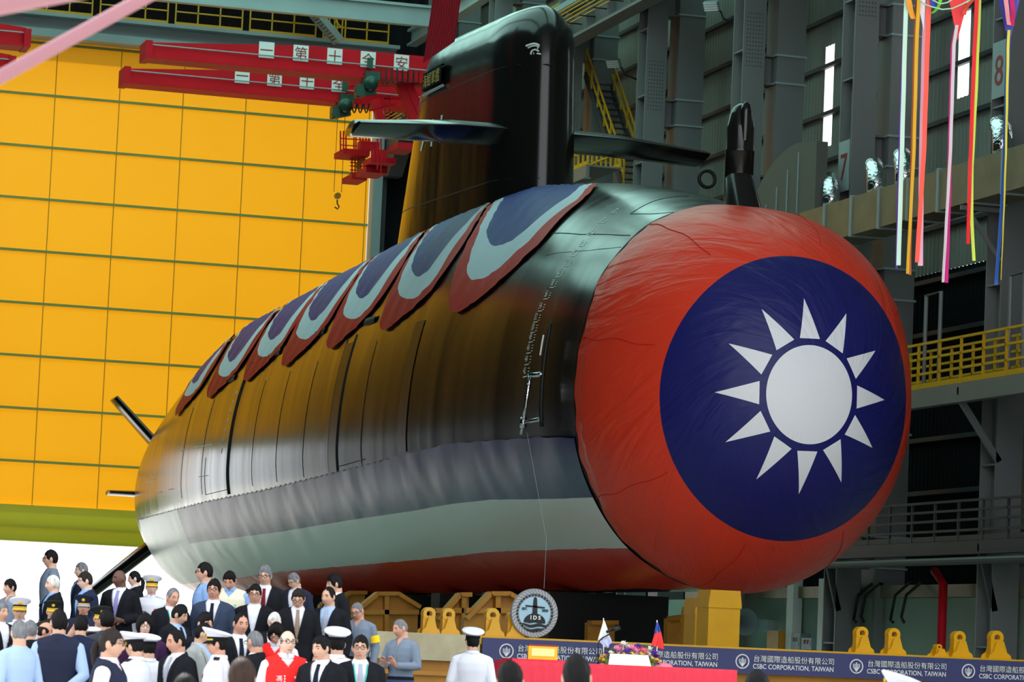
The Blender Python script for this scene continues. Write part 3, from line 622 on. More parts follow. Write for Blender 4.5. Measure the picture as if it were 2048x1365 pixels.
# flood lamps on the columns
def flood(p, label, dirx=-1):
    c = empty('flood_lamp', p, label, 'lamp', 'wall flood lamps'); p = np.array(p, float)
    mb = MB(); n = np.array([dirx*.6, -.6, -.55]); n /= np.linalg.norm(n); s = np.cross(n, [0, 0, 1]); s /= np.linalg.norm(s); u = np.cross(s, n)
    q = [p+s*i*.26+u*j*.15 for i, j in ((-1, -1), (1, -1), (1, 1), (-1, 1))]; mb.prism(q, n*.16); mb.build('housing', M['steel_pale'], c)
    mb = MB()
    for k in range(4): mb.prism([p+n*.165+s*i*.235+u*(j*.026-.115+k*.077) for i, j in ((-1, -1), (1, -1), (1, 1), (-1, 1))], n*.01)
    mb.build('lamp_strips', M['white'], c)
    MB().tube([p-n*.02, p-n*.25+np.array([.2, 0, -.3]), p+np.array([.5, .3, -.35]), p+np.array([1.5, .8, -.5])], .035, 6).build('bracket', M['steel_dark'], c)
flood(pX(1229, 125, 36.85), 'white flood lamp beside the yellow stair right of the sail'); flood(pX(1425, 10, 35.7), 'white flood lamp high on column behind the bow mast'); flood(pX(742, 418, 35.0), 'white flood lamp under runway end near the yellow door', -1)
# rectangular duct with foil elbows
c = empty('air_duct', (35.3, 84, 13.6), 'long galvanised air duct sloping behind bow under hanging ribbons', 'duct')
y = 66.0; k = 0
while y < 89.5:
    MB().box((34.9, y+.02, 13.62), (35.9, y+1.98, 14.7)).build('duct_section', M['galv'], c); MB().box((34.85, y-.04, 13.57), (35.95, y+.04, 14.75)).build('joint_flange', M['steel_pale'], c); y += 2.0
for y in (68.5, 78.3, 88.9): mb = MB(); mb.bar((34.8, y, 13.5), (35.98, y, 13.5), .1, .12); mb.bar((35.0, y, 13.45), (35.95, y, 12.2), .08, .1); mb.build('bracket', M['steel'], c)
for px, py, note in ((1662, 415, 'leftmost on the duct'), (1752, 388, 'by column seven'), (1809, 368, 'behind the orange ribbons'), (2005, 312, 'below column eight')):
    b = pX(px, py, 35.4); mb = MB(); pts = [(35.4, b[1], 14.68), (35.4, b[1], 15.05), (35.42, b[1]+.1, 15.4), (35.5, b[1]+.45, 15.62), (35.7, b[1]+.9, 15.66)]
    mb.tube(resample_pts(pts, 12) if False else pts, .27, 14); e = mb.build('foil_elbow', M['foil'], None, True); tag(e, 'crinkled silver foil elbow pipe on top of air duct, '+note, 'duct elbow', 'foil elbows')
# big grey hood
c = empty('ventilation_hood', (36.8, 94, 13), 'large grey arched sheet-metal hood behind the bow mast', 'hood')
a = pX(1503, 345, 35.2); b = pX(1646, 300, 35.2); y1 = a[1]; y0 = b[1]; zt = pX(1600, 290, 35.2)[2]
prof = [(y1, 13.3)]+[(y1-(y1-y0)*.75*(1-math.cos(t)), 13.3+.6+(zt-13.9)*math.sin(t)) for t in np.linspace(.0, pi/2, 14)]+[(y0, zt-.15), (y0, 13.3)]
MB().prism([(35.0, y, z) for y, z in prof], (.35, 0, 0)).build('hood_body', M['hood'], c)
for k in range(5): yy = y1-1.1-k*.85; MB().box((34.97, yy-.012, 13.9), (35.0, yy+.012, min(zt-.1, 14.9+k*.42))).build('white_seam', M['steel_pale'], c)
t = MB().tube([(34.9, y0+1.9, 13.0), (34.9, y0+1.9, 13.75), (34.9, y0+1.5, 13.95)], .22, 10).build('valve', M['black']); tag(t, 'black valve fitting in front of the grey hood', 'valve')
# ground-level wall, pilasters, boxes
c = MB(); c.box((36.95, 58, 0), (37.05, 141, 3.55)); struct(c.build('baseboard_right', M['green_wall'], origin=(37, 90, 0)))
t = MB().box((36.76, 66, 3.56), (36.94, 104, 3.9)).build('cable_tray', M['galv']); tag(t, 'level metal cable tray above the pale green wall', 'cable tray')
def wall_box(name, x0, y0, x1, y1, X, d, m, label, cat, group=None, parts=None, toground=False):
    a = pX(x0, y1, X); b = pX(x1, y0, X); e = empty(name, (X, (a[1]+b[1])/2, min(a[2], b[2])), label, cat, group)
    if toground: MB().box((X+.02, b[1]+.05, 0), (X+d-.02, a[1]-.05, a[2])).build('stand', M['steel_dark'], e)
    MB().box((X, b[1], a[2]), (X+d, a[1], b[2])).build('case', M[m], e)
    if parts: parts(e, a, b, X)
    return e
def lights(e, a, b, X):
    for k in range(2): MB().box((X-.03, b[1]+(a[1]-b[1])*(.3+.3*k), (a[2]*.5+b[2]*.5)), (X, b[1]+(a[1]-b[1])*(.42+.3*k), (a[2]*.5+b[2]*.5)+.12)).build('indicator', M['red_text'], e)
    MB().box((X-.012, b[1]+.08, a[2]+.1), (X, a[1]-.08, b[2]-.1)).build('panel_door', M['steel_pale'], e)
wall_box('switch_cabinet', 1582, 1268, 1600, 1300, 36.6, .35, 'steel_pale', 'grey switch cabinet with red lamps, left one of two', 'cabinet', 'switch cabinets', lights)
wall_box('switch_cabinet', 1602, 1277, 1623, 1300, 36.6, .35, 'steel_pale', 'grey switch cabinet with red lamps, right one of two', 'cabinet', 'switch cabinets', lights)
wall_box('wall_box', 1514, 1241, 1535, 1264, 36.6, .35, 'steel_pale', 'grey wall box right of the yellow pillar and horn', 'box')
wall_box('notice', 1669, 1258, 1682, 1270, 36.8, .1, 'white', 'small white notice on the wall, left of two', 'notice', 'wall notices'); wall_box('notice', 1700, 1258, 1714, 1270, 36.8, .1, 'white', 'small white notice on the wall beside first lugs, right of two', 'notice', 'wall notices')
wall_box('pilaster', 1570, 1150, 1588, 1300, 36.6, .3, 'white', 'pale steel post left of the switch cabinets', 'post', 'ground posts'); wall_box('pilaster', 1633, 1158, 1648, 1302, 36.6, .3, 'white', 'pale steel post right of the switch cabinets', 'post', 'ground posts'); wall_box('pilaster', 1741, 1140, 1752, 1308, 36.6, .25, 'steel', 'thin grey post behind the first pair of lugs', 'post', 'ground posts')
wall_box('wooden_rack', 1533, 1262, 1557, 1300, 36.4, .4, 'ochre_steel', 'small brown rack between yellow pillar and pale post', 'rack', toground=True)
a = pX(1882, 1310, 36.4); t = MB().tube([(36.4, a[1], 0), (36.4, a[1], 3.9), (36.4, a[1]+.6, 4.25)], .12, 12).build('red_pipe', M['red_crane'], None, True); tag(t, 'dark red vertical fire pipe by the rightmost lugs', 'pipe')
a = pX(1490, 1245, 36.3); mb = MB(); mb.lathe((36.25, a[1]+.35, a[2]), [(.42, -.5), (.3, -.3), (.16, 0), (.09, .3), (.09, .5), (.001, .5)], 20, axis=1); mb.tube([(36.25, a[1]+.75, a[2]), (36.97, a[1]+.75, a[2]-.1)], .05, 8); t = mb.build('horn_speaker', M['steel_pale'], None, True); tag(t, 'grey horn loudspeaker on wall just right of yellow pillar', 'loudspeaker')
for k, px in enumerate((1722, 1737, 1796, 1818)):
    a = pX(px, 1172, 36.45); mb = MB(); mb.tube([(36.8, a[1]-.2, 3.93), (36.7, a[1]-.2, 3.95), (36.4, a[1]+.05, 3.6), (36.4, a[1]+.35, 2.9+.1*(k % 2)), (36.4, a[1]+.15, 2.85)], .045, 6); t = mb.build('cable', M['black'], None, True); tag(t, 'black cable loop hanging from cable tray, %s from the left' % ('first', 'second', 'third', 'fourth')[k], 'cable', 'hanging cables')
a = pX(1242, 1263, 36.7); mb = MB(); mb.box((36.7, a[1]-1.3, .0), (36.75, a[1]+1.3, 2.5)); t = mb.build('roller_shutter', M['white']); tag(t, 'bright slatted shutter glimpsed beneath the hull', 'shutter')
# ------------------------------------------------------------------ red wall cranes
def char_sign(mb, ch, c, size, mi=0): put_text(mb, ch, c, (1, 0, 0), (0, 0, 1), size)
def crane(Y, xl, xr, z0, z1, label, signs=None, left=False):
    c = empty('jib_crane', (xr, Y, z0), label, 'crane', 'red wall-travelling cranes'); mb = MB()
    xa, xb = xl, xr; tip = .45
    if not left: poly = [(xa, Y, z0), (xb, Y, z0), (xb, Y, z1), (xa+6, Y, z1), (xa, Y, z1-tip)]
    else: poly = [(xa, Y, z0), (xb, Y, z0), (xb, Y, z1-tip), (xb-6, Y, z1), (xa, Y, z1)]
    mb.prism(poly, (0, .7, 0)); mb.build('girder', M['red_crane'], c)
    mb = MB(); mb.box((xa, Y-.22, z0-.10), (xb, Y+.92, z0)); mb.box((xa-.15 if not left else xb-.1, Y-.3, z0-.12), (xa+.1 if not left else xb+.15, Y+1.0, z0+.55)); mb.build('lower_flange', M['red_crane'], c)
    MB().tube([(xa+.1, Y-.12, z0+.42), (xb, Y-.12, z0+.42)], .025, 6).build('cable_wire', M['steel_pale'], c)
    if signs:
        for px, ch in signs:
            ym = Y-.012; cx = pY(px, 100, ym)[0]; s = .60; zc = z0+.64
            sg = MB().box((cx-s*.48, ym-.02, zc-s*.5), (cx+s*.48, ym, zc+s*.5)).build('sign_plate', M['white'], c)
            mb = MB(); put_text(mb, ch, (cx, ym-.03, zc-s*.34), (1, 0, 0), (0, 0, 1), s*.86); mb.build('character', M['red_text'], sg)
    return c
Z0 = 22.72; ZT = 23.75
cr1 = crane(119.2, 20.5, 35.0, Z0, pY(560, 88, 119.2)[2]+.05, 'upper of two long red crane girders carrying white character signs', [(533, '一'), (602, '第'), (670, '十'), (737, '全'), (804, '安')])
cr2 = crane(125.2, 20.75, 35.0, Z0, pY(560, 88, 119.2)[2]+.05, 'lower of two long red crane girders with partly hidden signs', [(487, '一'), (552, '第'), (617, '十'), (681, '全')])
crane(119.2, 6, 16.0, Z0, 23.8, 'red crane girder end at top left, upper of two', None, True); crane(125.2, 6, 16.3, Z0, 23.8, 'red crane girder end at top left, lower of two', None, True)
def trolley(x, y, Y, label):
    p = pY(x, y, Y); c = empty('crane_hoist', p, label, 'hoist', 'green crane hoists'); r = .29
    mb = MB(); mb.lathe((p[0], Y, p[2]), [(.001, -.55), (r*.7, -.5), (r, -.3), (r, .3), (r*.7, .5), (.001, .55)], 18, axis=1); mb.build('motor', M['green_motor'], c, True)
    mb = MB(); mb.tube([(p[0], Y-.58, p[2]), (p[0], Y-.5, p[2])], .2, 14); mb.build('end_cap', M['green_motor'], c, True)
    mb = MB(); mb.box((p[0]-.2, Y-.3, p[2]+.15), (p[0]+.34, Y+.3, p[2]+.45)); mb.box((p[0]-.5, Y-.25, p[2]-.5), (p[0]-.2, Y+.25, p[2]-.05)); mb.bar((p[0]-.5, Y, p[2]-.45), (p[0]+.25, Y, p[2]-.25), .3, .2); mb.box((p[0]-.1, Y-.06, p[2]+.6), (p[0]+.1, Y+.06, p[2]+1.0)); mb.build('frame', M['green_motor'], c)
    return c
h1 = trolley(738, 169, 119.0, 'green hoist motor under the upper red girder'); h2 = trolley(688, 213, 125.0, 'green hoist motor under the lower red girder')
hk = pY(675, 392, 125.0); c = empty('hook_block', hk, 'small crane hook hanging on wires against the yellow door', 'hook')
mb = MB(); hp = pY(684, 230, 125.0)
for d in (-.15, .15): mb.tube([(hk[0]+d, 125, hk[2]+.15), (hk[0]+d, 125, hp[2])], .012, 5)
mb.build('wires', M['black'], c); MB().tube([(hk[0], 124.9, hk[2]), (hk[0], 125.1, hk[2])], .12, 16).build('sheave', M['ochre_steel'], c)
MB().tube([(hk[0], 125, hk[2]-.15), (hk[0], 125, hk[2]-.3), (hk[0]+.09, 125, hk[2]-.42), (hk[0]+.02, 125, hk[2]-.52), (hk[0]-.09, 125, hk[2]-.44)], .03, 6).build('hook', M['steel_dark'], c)
# red legs, cab platforms and ladder under the girders
c = empty('crane_cab', (32, 122, 17), 'red lattice cab platforms and ladder hanging below the cranes', 'crane cab')
mb = MB()
for x0, y0, x1, y1, Y in ((795, 160, 836, 260, 119.6), (812, 160, 850, 250, 119.6), (748, 200, 765, 250, 124), (700, 165, 790, 165, 124)):
    MB().bar(pY(x0, y0, Y), pY(x1, y1, Y), .32, .3).build('leg', M['red_crane'], c)
def px_deck(x0, x1, y, Y, d, t=.28):
    a = pY(x0, y, Y); b = pY(x1, y+ (x1-x0)*.08, Y); return (a[0], Y-d/2, a[2]-t), (b[0], Y+d/2, a[2])
mb = MB()
for x0, x1, y, Y in ((678, 730, 302, 124), (735, 782, 318, 121), (785, 822, 290, 119), (722, 765, 338, 122), (694, 725, 352, 124)): MB().box(*px_deck(x0, x1, y, Y, 1.6, .22)).build('platform_plate', M['red_crane'], c)
for x0, x1, y, Y in ((718, 756, 283, 122), (745, 770, 300, 121)): MB().box(*px_deck(x0, x1, y, Y, .5, .3)).build('platform_plate', M['red_crane'], c)
mb = MB()
def post(x, y0, y1, Y, w=.05): mb.bar(pY(x, y0, Y), pY(x, y1, Y), w, w, up=(0, 1, 0))
for x in (681, 687, 692, 708, 712, 720, 726, 732, 738): post(x, 262, 304, 123.4)
for x in (704, 710, 716, 722): post(x, 310, 354, 124, .045)
for y in (318, 325, 332, 340, 347): mb.bar(pY(700, y, 124), pY(726, y+1.5, 124), .04, .04)
mb.build('ladder_and_posts', M['red_crane'], c); mb = MB()
for y in (277, 290): mb.bar(pY(680, y, 123.4), pY(742, y+4, 123.4), .04, .04)
for x, y0, y1 in ((779, 192, 260), (811, 196, 255), (770, 205, 240), (755, 260, 340), (762, 262, 345), (743, 290, 330)): post(x, y0, y1, 120)
mb.bar(pY(768, 198, 120), pY(832, 197, 120), .05, .05); mb.bar(pY(768, 198, 120), pY(779, 191, 120), .05, .05); mb.bar(pY(738, 222, 121), pY(792, 208, 121), .05, .05)
mb.build('railings', M['red_crane'], c)
mb = MB(); a = pY(727, 333, 124)
mb.lathe((a[0], 124, a[2]), [(.14, -.06), (.3, -.05), (.3, .05), (.14, .06), (.14, -.06)], 18, axis=1); mb.build('cable_reel', M['ochre_steel'], c)
for k in range(7):
    mb = MB(); x0 = 762+k*11; pts = [pY(x0, 135+k, 118.8), pY(x0+1, 165, 118.8), pY(x0+5, 172-k, 118.8), pY(x0+9, 164, 118.8), pY(x0+10, 136+k, 118.8)]; mb.tube(pts, .022, 5).build('festoon_cable', M['black'], c)
for k in range(3):
    x0 = 703+k*12; MB().tube([pY(x0+11*u, 208+18*math.sin(pi*u), 124.8) for u in np.linspace(0, 1, 7)], .03, 5).build('festoon_cable', M['black'], c)
# red unveiling drape in front of the sail top
a = pX(845, 125, 23.0); Yd = 84.6
P0 = pY(870, -40, Yd); P1 = pY(926, -40, Yd); Q0 = pY(845, 127, Yd); Q1 = pY(908, 84, Yd)
G = []
for f in np.linspace(0, 1, 26):
    row = []
    for g in np.linspace(0, 1, 73):
        p = (P0*(1-g)+P1*g)*(1-f)+(Q0*(1-g)+Q1*g)*f; p = p+np.array([0, -.03-.03*math.cos(g*2*pi*12), 0]); row.append(p)
    G.append(row)
mb = MB(); mb.grid(G); t = mb.build('unveiling_drape', mat('dark_red_drape', (150, 10, 30), .6), None, True); tag(t, 'dark red pleated drape hanging over the name board on the sail', 'drape')
# ------------------------------------------------------------------ cradle
YB = 60.0
bm = empty('cradle_beam', (23, YB, 0), 'long yellow-topped cradle beam spanning below the bow', 'beam')
zt = 1.86
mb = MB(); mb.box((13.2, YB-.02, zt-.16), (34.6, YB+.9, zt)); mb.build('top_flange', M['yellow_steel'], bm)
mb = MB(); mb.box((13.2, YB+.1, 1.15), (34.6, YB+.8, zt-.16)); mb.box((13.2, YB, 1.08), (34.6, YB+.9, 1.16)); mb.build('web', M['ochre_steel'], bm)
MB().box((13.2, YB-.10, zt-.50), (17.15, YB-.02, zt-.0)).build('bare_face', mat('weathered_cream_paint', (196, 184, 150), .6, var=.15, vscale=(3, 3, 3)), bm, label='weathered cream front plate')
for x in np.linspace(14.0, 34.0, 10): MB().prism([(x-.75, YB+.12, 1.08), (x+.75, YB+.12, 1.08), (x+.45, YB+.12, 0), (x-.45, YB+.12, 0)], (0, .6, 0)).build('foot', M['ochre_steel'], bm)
bn = empty('company_banner', (25, YB-.1, zt-.5), 'dark blue banner with white company logos and lettering along the cradle beam', 'banner')
MB().box((17.2, YB-.09, zt-.50), (34.6, YB-.045, zt-.035)).build('banner_cloth', mat('navy_banner', (62, 66, 112), .55, bump=.01, bscale=(.8, 3, 2)), bn)
for k, px in enumerate((1013, 1249, 1485, 1713, 1937, 2150)):
    o = pY(px, 1300+(px-1013)*.0437, YB-.1); zc = zt-.27; yq = YB-.1; x = o[0]
    mb = MB(); mb.tube([(x+.13*math.cos(a), yq, zc+.13*math.sin(a)) for a in np.linspace(0, 2*pi, 32, endpoint=False)], .013, 6, closed=True)
    for d in (-.062, -.03): mb.tube([(x+d, yq, zc+.05), (x+d, yq, zc-.02-d*.1), (x+d*.3, yq, zc-.07), (x, yq, zc-.085+d*.2)], .009, 5); mb.tube([(x-d, yq, zc+.05), (x-d, yq, zc-.02-d*.1), (x-d*.3, yq, zc-.07), (x, yq, zc-.085+d*.2)], .009, 5)
    mb.bar((x, yq, zc-.08), (x, yq, zc+.075), .016, .016, up=(0, 1, 0))
    mb.build('logo', M['white'], bn)
    tx = pY(px+18, 1300, YB)[0]; V, F = text_geo('台灣國際造船股份有限公司', 1, 'LEFT'); w1 = V[:, 0].max(); W = 1.66
    mb = MB(); k1 = W/w1
    for dx in (-.005, 0, .005): put_text(mb, '台灣國際造船股份有限公司', (tx+dx, yq-.002*(dx > 0), zc+.015), (1, 0, 0), (0, 0, 1), k1, 'LEFT'); mb.build('lettering', M['white'], bn)
    V, F = text_geo('CSBC CORPORATION, TAIWAN', 1, 'LEFT'); k2 = W/V[:, 0].max(); mb = MB(); put_text(mb, 'CSBC CORPORATION, TAIWAN', (tx, yq, zc-.125), (1, 0, 0), (0, 0, 1.12), k2, 'LEFT', fat=.001); mb.build('lettering', M['white'], bn)
def lug(px, py_base, w_px, h_px, label, Y=YB+.35):
    p = pY(px, py_base, Y); x = p[0]; s = (p-EYE)@CF/FPX; w = w_px*s; h = h_px*s; z = zt
    e = empty('lifting_lug', (x, Y, z), label, 'lifting lug', 'yellow lifting lugs on the cradle beam')
    for side in (-1, 1):
        y = Y+side*.17; MB().prism([(x-w/2, y-.02, z), (x+w/2, y-.02, z), (x+w*.46, y-.02, z+h*.12), (x+w*.30, y-.02, z+h*.22), (x+w*.15, y-.02, z+h*.62), (x-w*.15, y-.02, z+h*.62), (x-w*.30, y-.02, z+h*.22), (x-w*.46, y-.02, z+h*.12)], (0, .04, 0)).build('side_plate', M['yellow_steel'], e)
    r = h*.25; mb = MB(); cx = x-w*.06; mb.lathe((cx, Y, z+h-r), [(r*.45, -.10), (r, -.10), (r, .10), (r*.45, .10), (r*.45, -.10)], 22, axis=1); mb.box((cx-r*.95, Y-.09, z), (cx+r*.95, Y+.09, z+h-r*1.3)); mb.build('eye_plate', M['yellow_steel'], e)
for k, (a, b, w, h) in enumerate(((857, 1262, 38, 52), (896, 1263, 40, 52), (984, 1268, 42, 56), (1026, 1270, 40, 50), (1722, 1306, 42, 52), (1786, 1308, 42, 52), (1876, 1312, 32, 24), (1917, 1314, 46, 52), (1992, 1317, 50, 56))):
    lug(a, b, w, h, 'yellow lifting lug on the beam, '+['first from the left beside the grey-shirted worker', 'second from the left', 'third from the left, before the round emblem', 'partly hidden behind the round emblem', 'first right of the yellow pillar', 'second right of the yellow pillar', 'small one near the red pipe', 'next to the small lug by red pipe', 'rightmost of all'][k])
def pillar(px0, px1, top_y, Y, label):
    a = pY(px0, top_y, Y); b = pY(px1, top_y, Y); x0, x1 = a[0], b[0]; z = a[2]; e = empty('support_pillar', ((x0+x1)/2, Y, zt-.3), label, 'pillar', 'yellow cradle pillars')
    MB().box((x0, Y, 0), (x1, Y+.7, z-.36)).build('post', M['yellow_steel'], e); MB().prism([(x0-.02, Y-.03, z-.36), (x1+.02, Y-.03, z-.36), (x1+.02, Y-.03, z-.30), (x1-.02, Y-.03, z), (x0+.02, Y-.03, z), (x0-.02, Y-.03, z-.30)], (0, .76, 0)).build('cap_block', M['yellow_steel'], e)
pillar(1419, 1482, 1180, 64.0, 'front yellow pillar carrying the bow'); pillar(1392, 1424, 1196, 66.4, 'second yellow pillar just behind the front one'); pillar(1385, 1400, 1214, 69.5, 'narrow yellow pillar furthest behind the front one')
def saddle(poly_px, Y, label, ribs=()):
    P = [pY(x, y, Y) for x, y in poly_px]; P = [p if y < 1300 else np.array([p[0], p[1], 0.0]) for p, (x, y) in zip(P, poly_px)]; e = empty('hull_saddle', (sum(p[0] for p in P)/len(P), Y, 0), label, 'saddle', 'ochre hull saddles')
    MB().prism(P, (0, .25, 0)).build('plate', M['ochre_steel'], e); mb = MB(); n = len(P)
    for i in range(n):
        if P[i][2] > 1.0 and P[(i+1) % n][2] > 1.0: mb.bar(P[i]-np.array([0, .12, 0]), P[(i+1) % n]-np.array([0, .12, 0]), .34, .10)
    mb.build('edge_flange', M['ochre_steel'], e); mb = MB()
    for (x0, y0), (x1, y1) in ribs: mb.bar(pY(x0, y0, Y-.1), pY(x1, y1, Y-.1), .12, .22, up=(0, 1, 0))
    if ribs: mb.build('rib', M['ochre_steel'], e)
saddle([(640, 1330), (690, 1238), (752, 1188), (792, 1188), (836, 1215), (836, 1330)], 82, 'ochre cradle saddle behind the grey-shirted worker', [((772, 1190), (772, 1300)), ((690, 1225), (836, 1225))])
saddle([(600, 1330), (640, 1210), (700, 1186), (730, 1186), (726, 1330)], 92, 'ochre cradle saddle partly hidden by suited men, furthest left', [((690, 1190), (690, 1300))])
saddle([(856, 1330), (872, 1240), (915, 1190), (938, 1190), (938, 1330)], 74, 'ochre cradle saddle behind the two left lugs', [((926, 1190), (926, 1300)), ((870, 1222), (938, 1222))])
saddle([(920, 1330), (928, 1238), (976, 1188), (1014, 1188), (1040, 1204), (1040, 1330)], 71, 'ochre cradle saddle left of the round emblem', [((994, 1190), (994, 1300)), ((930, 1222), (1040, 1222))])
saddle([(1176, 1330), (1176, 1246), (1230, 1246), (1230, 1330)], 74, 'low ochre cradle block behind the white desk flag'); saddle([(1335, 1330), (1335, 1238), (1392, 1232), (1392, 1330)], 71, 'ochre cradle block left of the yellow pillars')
t = MB().box((AX-2.2, 75.5, .0), (AX+2.2, 112, 1.2)).build('cradle_base', M['seam']); tag(t, 'dark transport cradle base under the keel', 'cradle')
for y in np.arange(76, 111, 5.0): MB().box((AX-1.5, y, 1.2), (AX+1.5, y+.9, 3.06)).build('keel_block', M['seam'], t)
# round emblem standing on the beam
ec = pY(1068.5, 1222, YB+.12); R0 = .465; ex, ez = ec[0], zt+R0; ey = YB+.1
e = empty('round_emblem', (ex, ey, zt), 'round silver emblem with black submarine silhouette standing on the beam', 'emblem')
mb = MB(); mb.lathe((ex, ey, ez), [(.001, .05), (R0, .05), (R0, 0), (R0*.97, -.02), (R0*.80, -.02), (R0*.78, -.005), (.001, -.005)], 64, axis=1); mb.build('rope_rim', mat('silver_grey_rim', (150, 152, 156), .5), e)
mb = MB()
for k in range(40):
    a = 2*pi*k/40; b = a+.14; mb.bar((ex+R0*.8*math.cos(a), ey-.024, ez+R0*.8*math.sin(a)), (ex+R0*.965*math.cos(b), ey-.024, ez+R0*.965*math.sin(b)), .01, .008)
mb.build('rope_strands', M['white'], e)
mb = MB()
for k in range(34):
    a = 2*pi*k/34; q = 2*pi*(k+.75)/34; r = R0*.735; f = 1.0 if k % 2 else .5
    mb.tube([(ex+r*(math.cos(a+(q-a)*.5)+.055*math.cos(t)*-math.sin(a)+.04*f*math.sin(t)*math.cos(a)), ey-.02, ez+r*(math.sin(a+(q-a)*.5)+.055*math.cos(t)*math.cos(a)+.04*f*math.sin(t)*math.sin(a))) for t in np.linspace(0, 2*pi, 8, endpoint=False)], .006, 4, closed=True)
mb.build('chain', M['black'], e)
mb = MB(); mb.lathe((ex, ey-.012, ez), [(.001, 0), (R0*.665, 0)], 48, axis=1); mb.build('sky_disc', mat('pale_blue_enamel', (176, 214, 232), .5), e)
def flat(poly, name, m, dy=-.02): MB().prism([(ex+x*R0, ey+dy, ez+z*R0) for x, z in poly], (0, -.012, 0)).build(name, M[m], e)
arc = [(.46*math.cos(a), -.37+.36*math.sin(a)) for a in np.linspace(0, pi, 16)]
flat([(-.46, -.37)]+[(-.23+.08*math.sin(4*t)*0+x, z) for x, z in []]+[(x, z) for x, z in arc[::-1]][:0]+arc[::-1][1:-1]+[(.46, -.39), (.25, -.41), (.02, -.37), (-.2, -.41)], 'hull_shape', 'black')
flat([(-.11, -.08), (.11, -.08), (.07, .55), (.04, .64), (-.02, .66), (-.06, .62), (-.08, .5)], 'sail_shape', 'black', -.024); flat([(-.41, .26), (.41, .21), (.41, .27), (-.41, .32)], 'plane_shape', 'black', -.024)
def wave(x0, x1, z, th, name, ph=0, edge=.0):
    xs = np.linspace(x0, x1, 22); flat([(x, z+.03*math.sin(9*x+ph)) for x in xs]+[(x, z-th*math.sin(pi*(x-x0)/(x1-x0))**.5+.03*math.sin(9*x+ph)) for x in xs[::-1]], name, 'black')
wave(-.56, .56, -.44, .13, 'wave'); wave(-.38, .38, -.63, .10, 'wave')
mb = MB(); put_text(mb, 'EST.', (ex-.56*R0, ey-.035, ez+.12*R0), (1, 0, 0), (0, 0, 1), .135*R0, 'LEFT', fat=.003); put_text(mb, '2020', (ex+.56*R0, ey-.035, ez+.08*R0), (1, 0, 0), (0, 0, 1), .135*R0, 'RIGHT', fat=.003); mb.build('lettering', M['black'], e)
mb = MB(); put_text(mb, 'I D S', (ex+.02*R0, ey-.05, ez-.25*R0), (1, 0, 0), (0, 0, 1), .22*R0, fat=.004); mb.build('lettering', M['white'], e)
t = MB().tube([hull_pt(6.5, D(-9), .45), pD(1093, 1080, 63.5), pD(1088, 1178, 60.6)], .0035, 5).build('thin_cord', M['steel_pale']); tag(t, 'thin white cord hanging from the flank pole to the emblem', 'cord')

# small fittings along the right wall
for x0, x1, y0, note in ((1853, 1882, 592, 'left one, near the bow'), (2022, 2050, 552, 'right one, at the frame edge')):
    a = pX(x0, y0, 35.5); b = pX(x1, y0, 35.5); mb = MB(); mb.tube([(35.5, a[1], 8.95), (35.5, a[1], a[2]), (35.5, b[1], a[2]+.02), (35.5, b[1], 8.96)], .06, 8); t = mb.build('pipe_frame', M['steel']); tag(t, 'grey pipe frame standing on yellow-railed walkway, '+note, 'frame', 'pipe frames on the walkway')
p = pX(1877, 356, 35.3); mb = MB(); mb.tube([(35.3, p[1]+.24*math.cos(a), p[2]+.24*math.sin(a)) for a in np.linspace(0, 2*pi, 24, endpoint=False)], .035, 8, closed=True)
for k in range(3): mb.bar((35.3, p[1]-.22*math.cos(k*pi/3), p[2]-.22*math.sin(k*pi/3)), (35.3, p[1]+.22*math.cos(k*pi/3), p[2]+.22*math.sin(k*pi/3)), .035, .035, up=(1, 0, 0))
mb.bar((35.3, p[1], 14.7), (35.3, p[1], p[2]), .06, .06, up=(0, 1, 0)); t = mb.build('hand_wheel', M['red_text']); tag(t, 'red valve hand wheel above air duct beside the mauve ribbon', 'valve wheel')
# ------------------------------------------------------------------ ceremony table, flowers, ribbons
TY = 46.0
M['red_cloth'] = mat('crimson_table_cloth', (222, 36, 62), .6, bump=.006, bscale=(6, 6, 6)); M['petal'] = {}
for n, c in (('pink', (250, 158, 200)), ('rose', (245, 130, 150)), ('white', (250, 250, 232)), ('purple', (110, 60, 180)), ('yellow', (246, 222, 100)), ('leaf', (90, 130, 50))): M['petal'][n] = mat(n+'_petals' if n != 'leaf' else 'green_leaves', c, .6)
ta = pY(1019, 1326, TY); tb = pY(1474, 1341, TY); zt_t = tb[2]
t = empty('ceremony_table', ((ta[0]+tb[0])/2, TY+.4, 0), 'long table under the crimson cloth in front of the cradle', 'table')
MB().box((ta[0]+.03, TY+.03, zt_t-.05), (tb[0]-.03, TY+.77, zt_t-.012)).build('tabletop', M['ochre_steel'], t)
for i in (0, 1):
    for j in (0, 1): x = (ta[0]+.1, tb[0]-.1)[i]; y = (TY+.1, TY+.7)[j]; MB().box((x-.025, y-.025, 0), (x+.025, y+.025, zt_t-.05)).build('leg', M['steel_dark'], t)
G = []; L = tb[0]-ta[0]; n = 120
per = [(ta[0]+L*u, TY-.01) for u in np.linspace(0, 1, n)]
for z, f in ((0.02, 1.0), (.4, .8), (.9, .45), (zt_t-.06, .15), (zt_t, 0)):
    G.append([(x, y-.03*f*(1+math.sin(i*1.1)), z) for i, (x, y) in enumerate(per)])
G.append([(x, TY+.78, zt_t) for x, y in per])
G.append([(x, TY+.79, .02) for x, y in per])
mb = MB(); mb.grid(G)
for xx in (ta[0], tb[0]): mb.add([(xx, TY-.02, .02), (xx, TY+.79, .02), (xx, TY+.78, zt_t), (xx, TY-.01, zt_t)], [(0, 1, 2, 3)])
tag(mb.build('tablecloth', M['red_cloth'], None, False), 'crimson pleated cloth covering the long ceremony table', 'tablecloth')
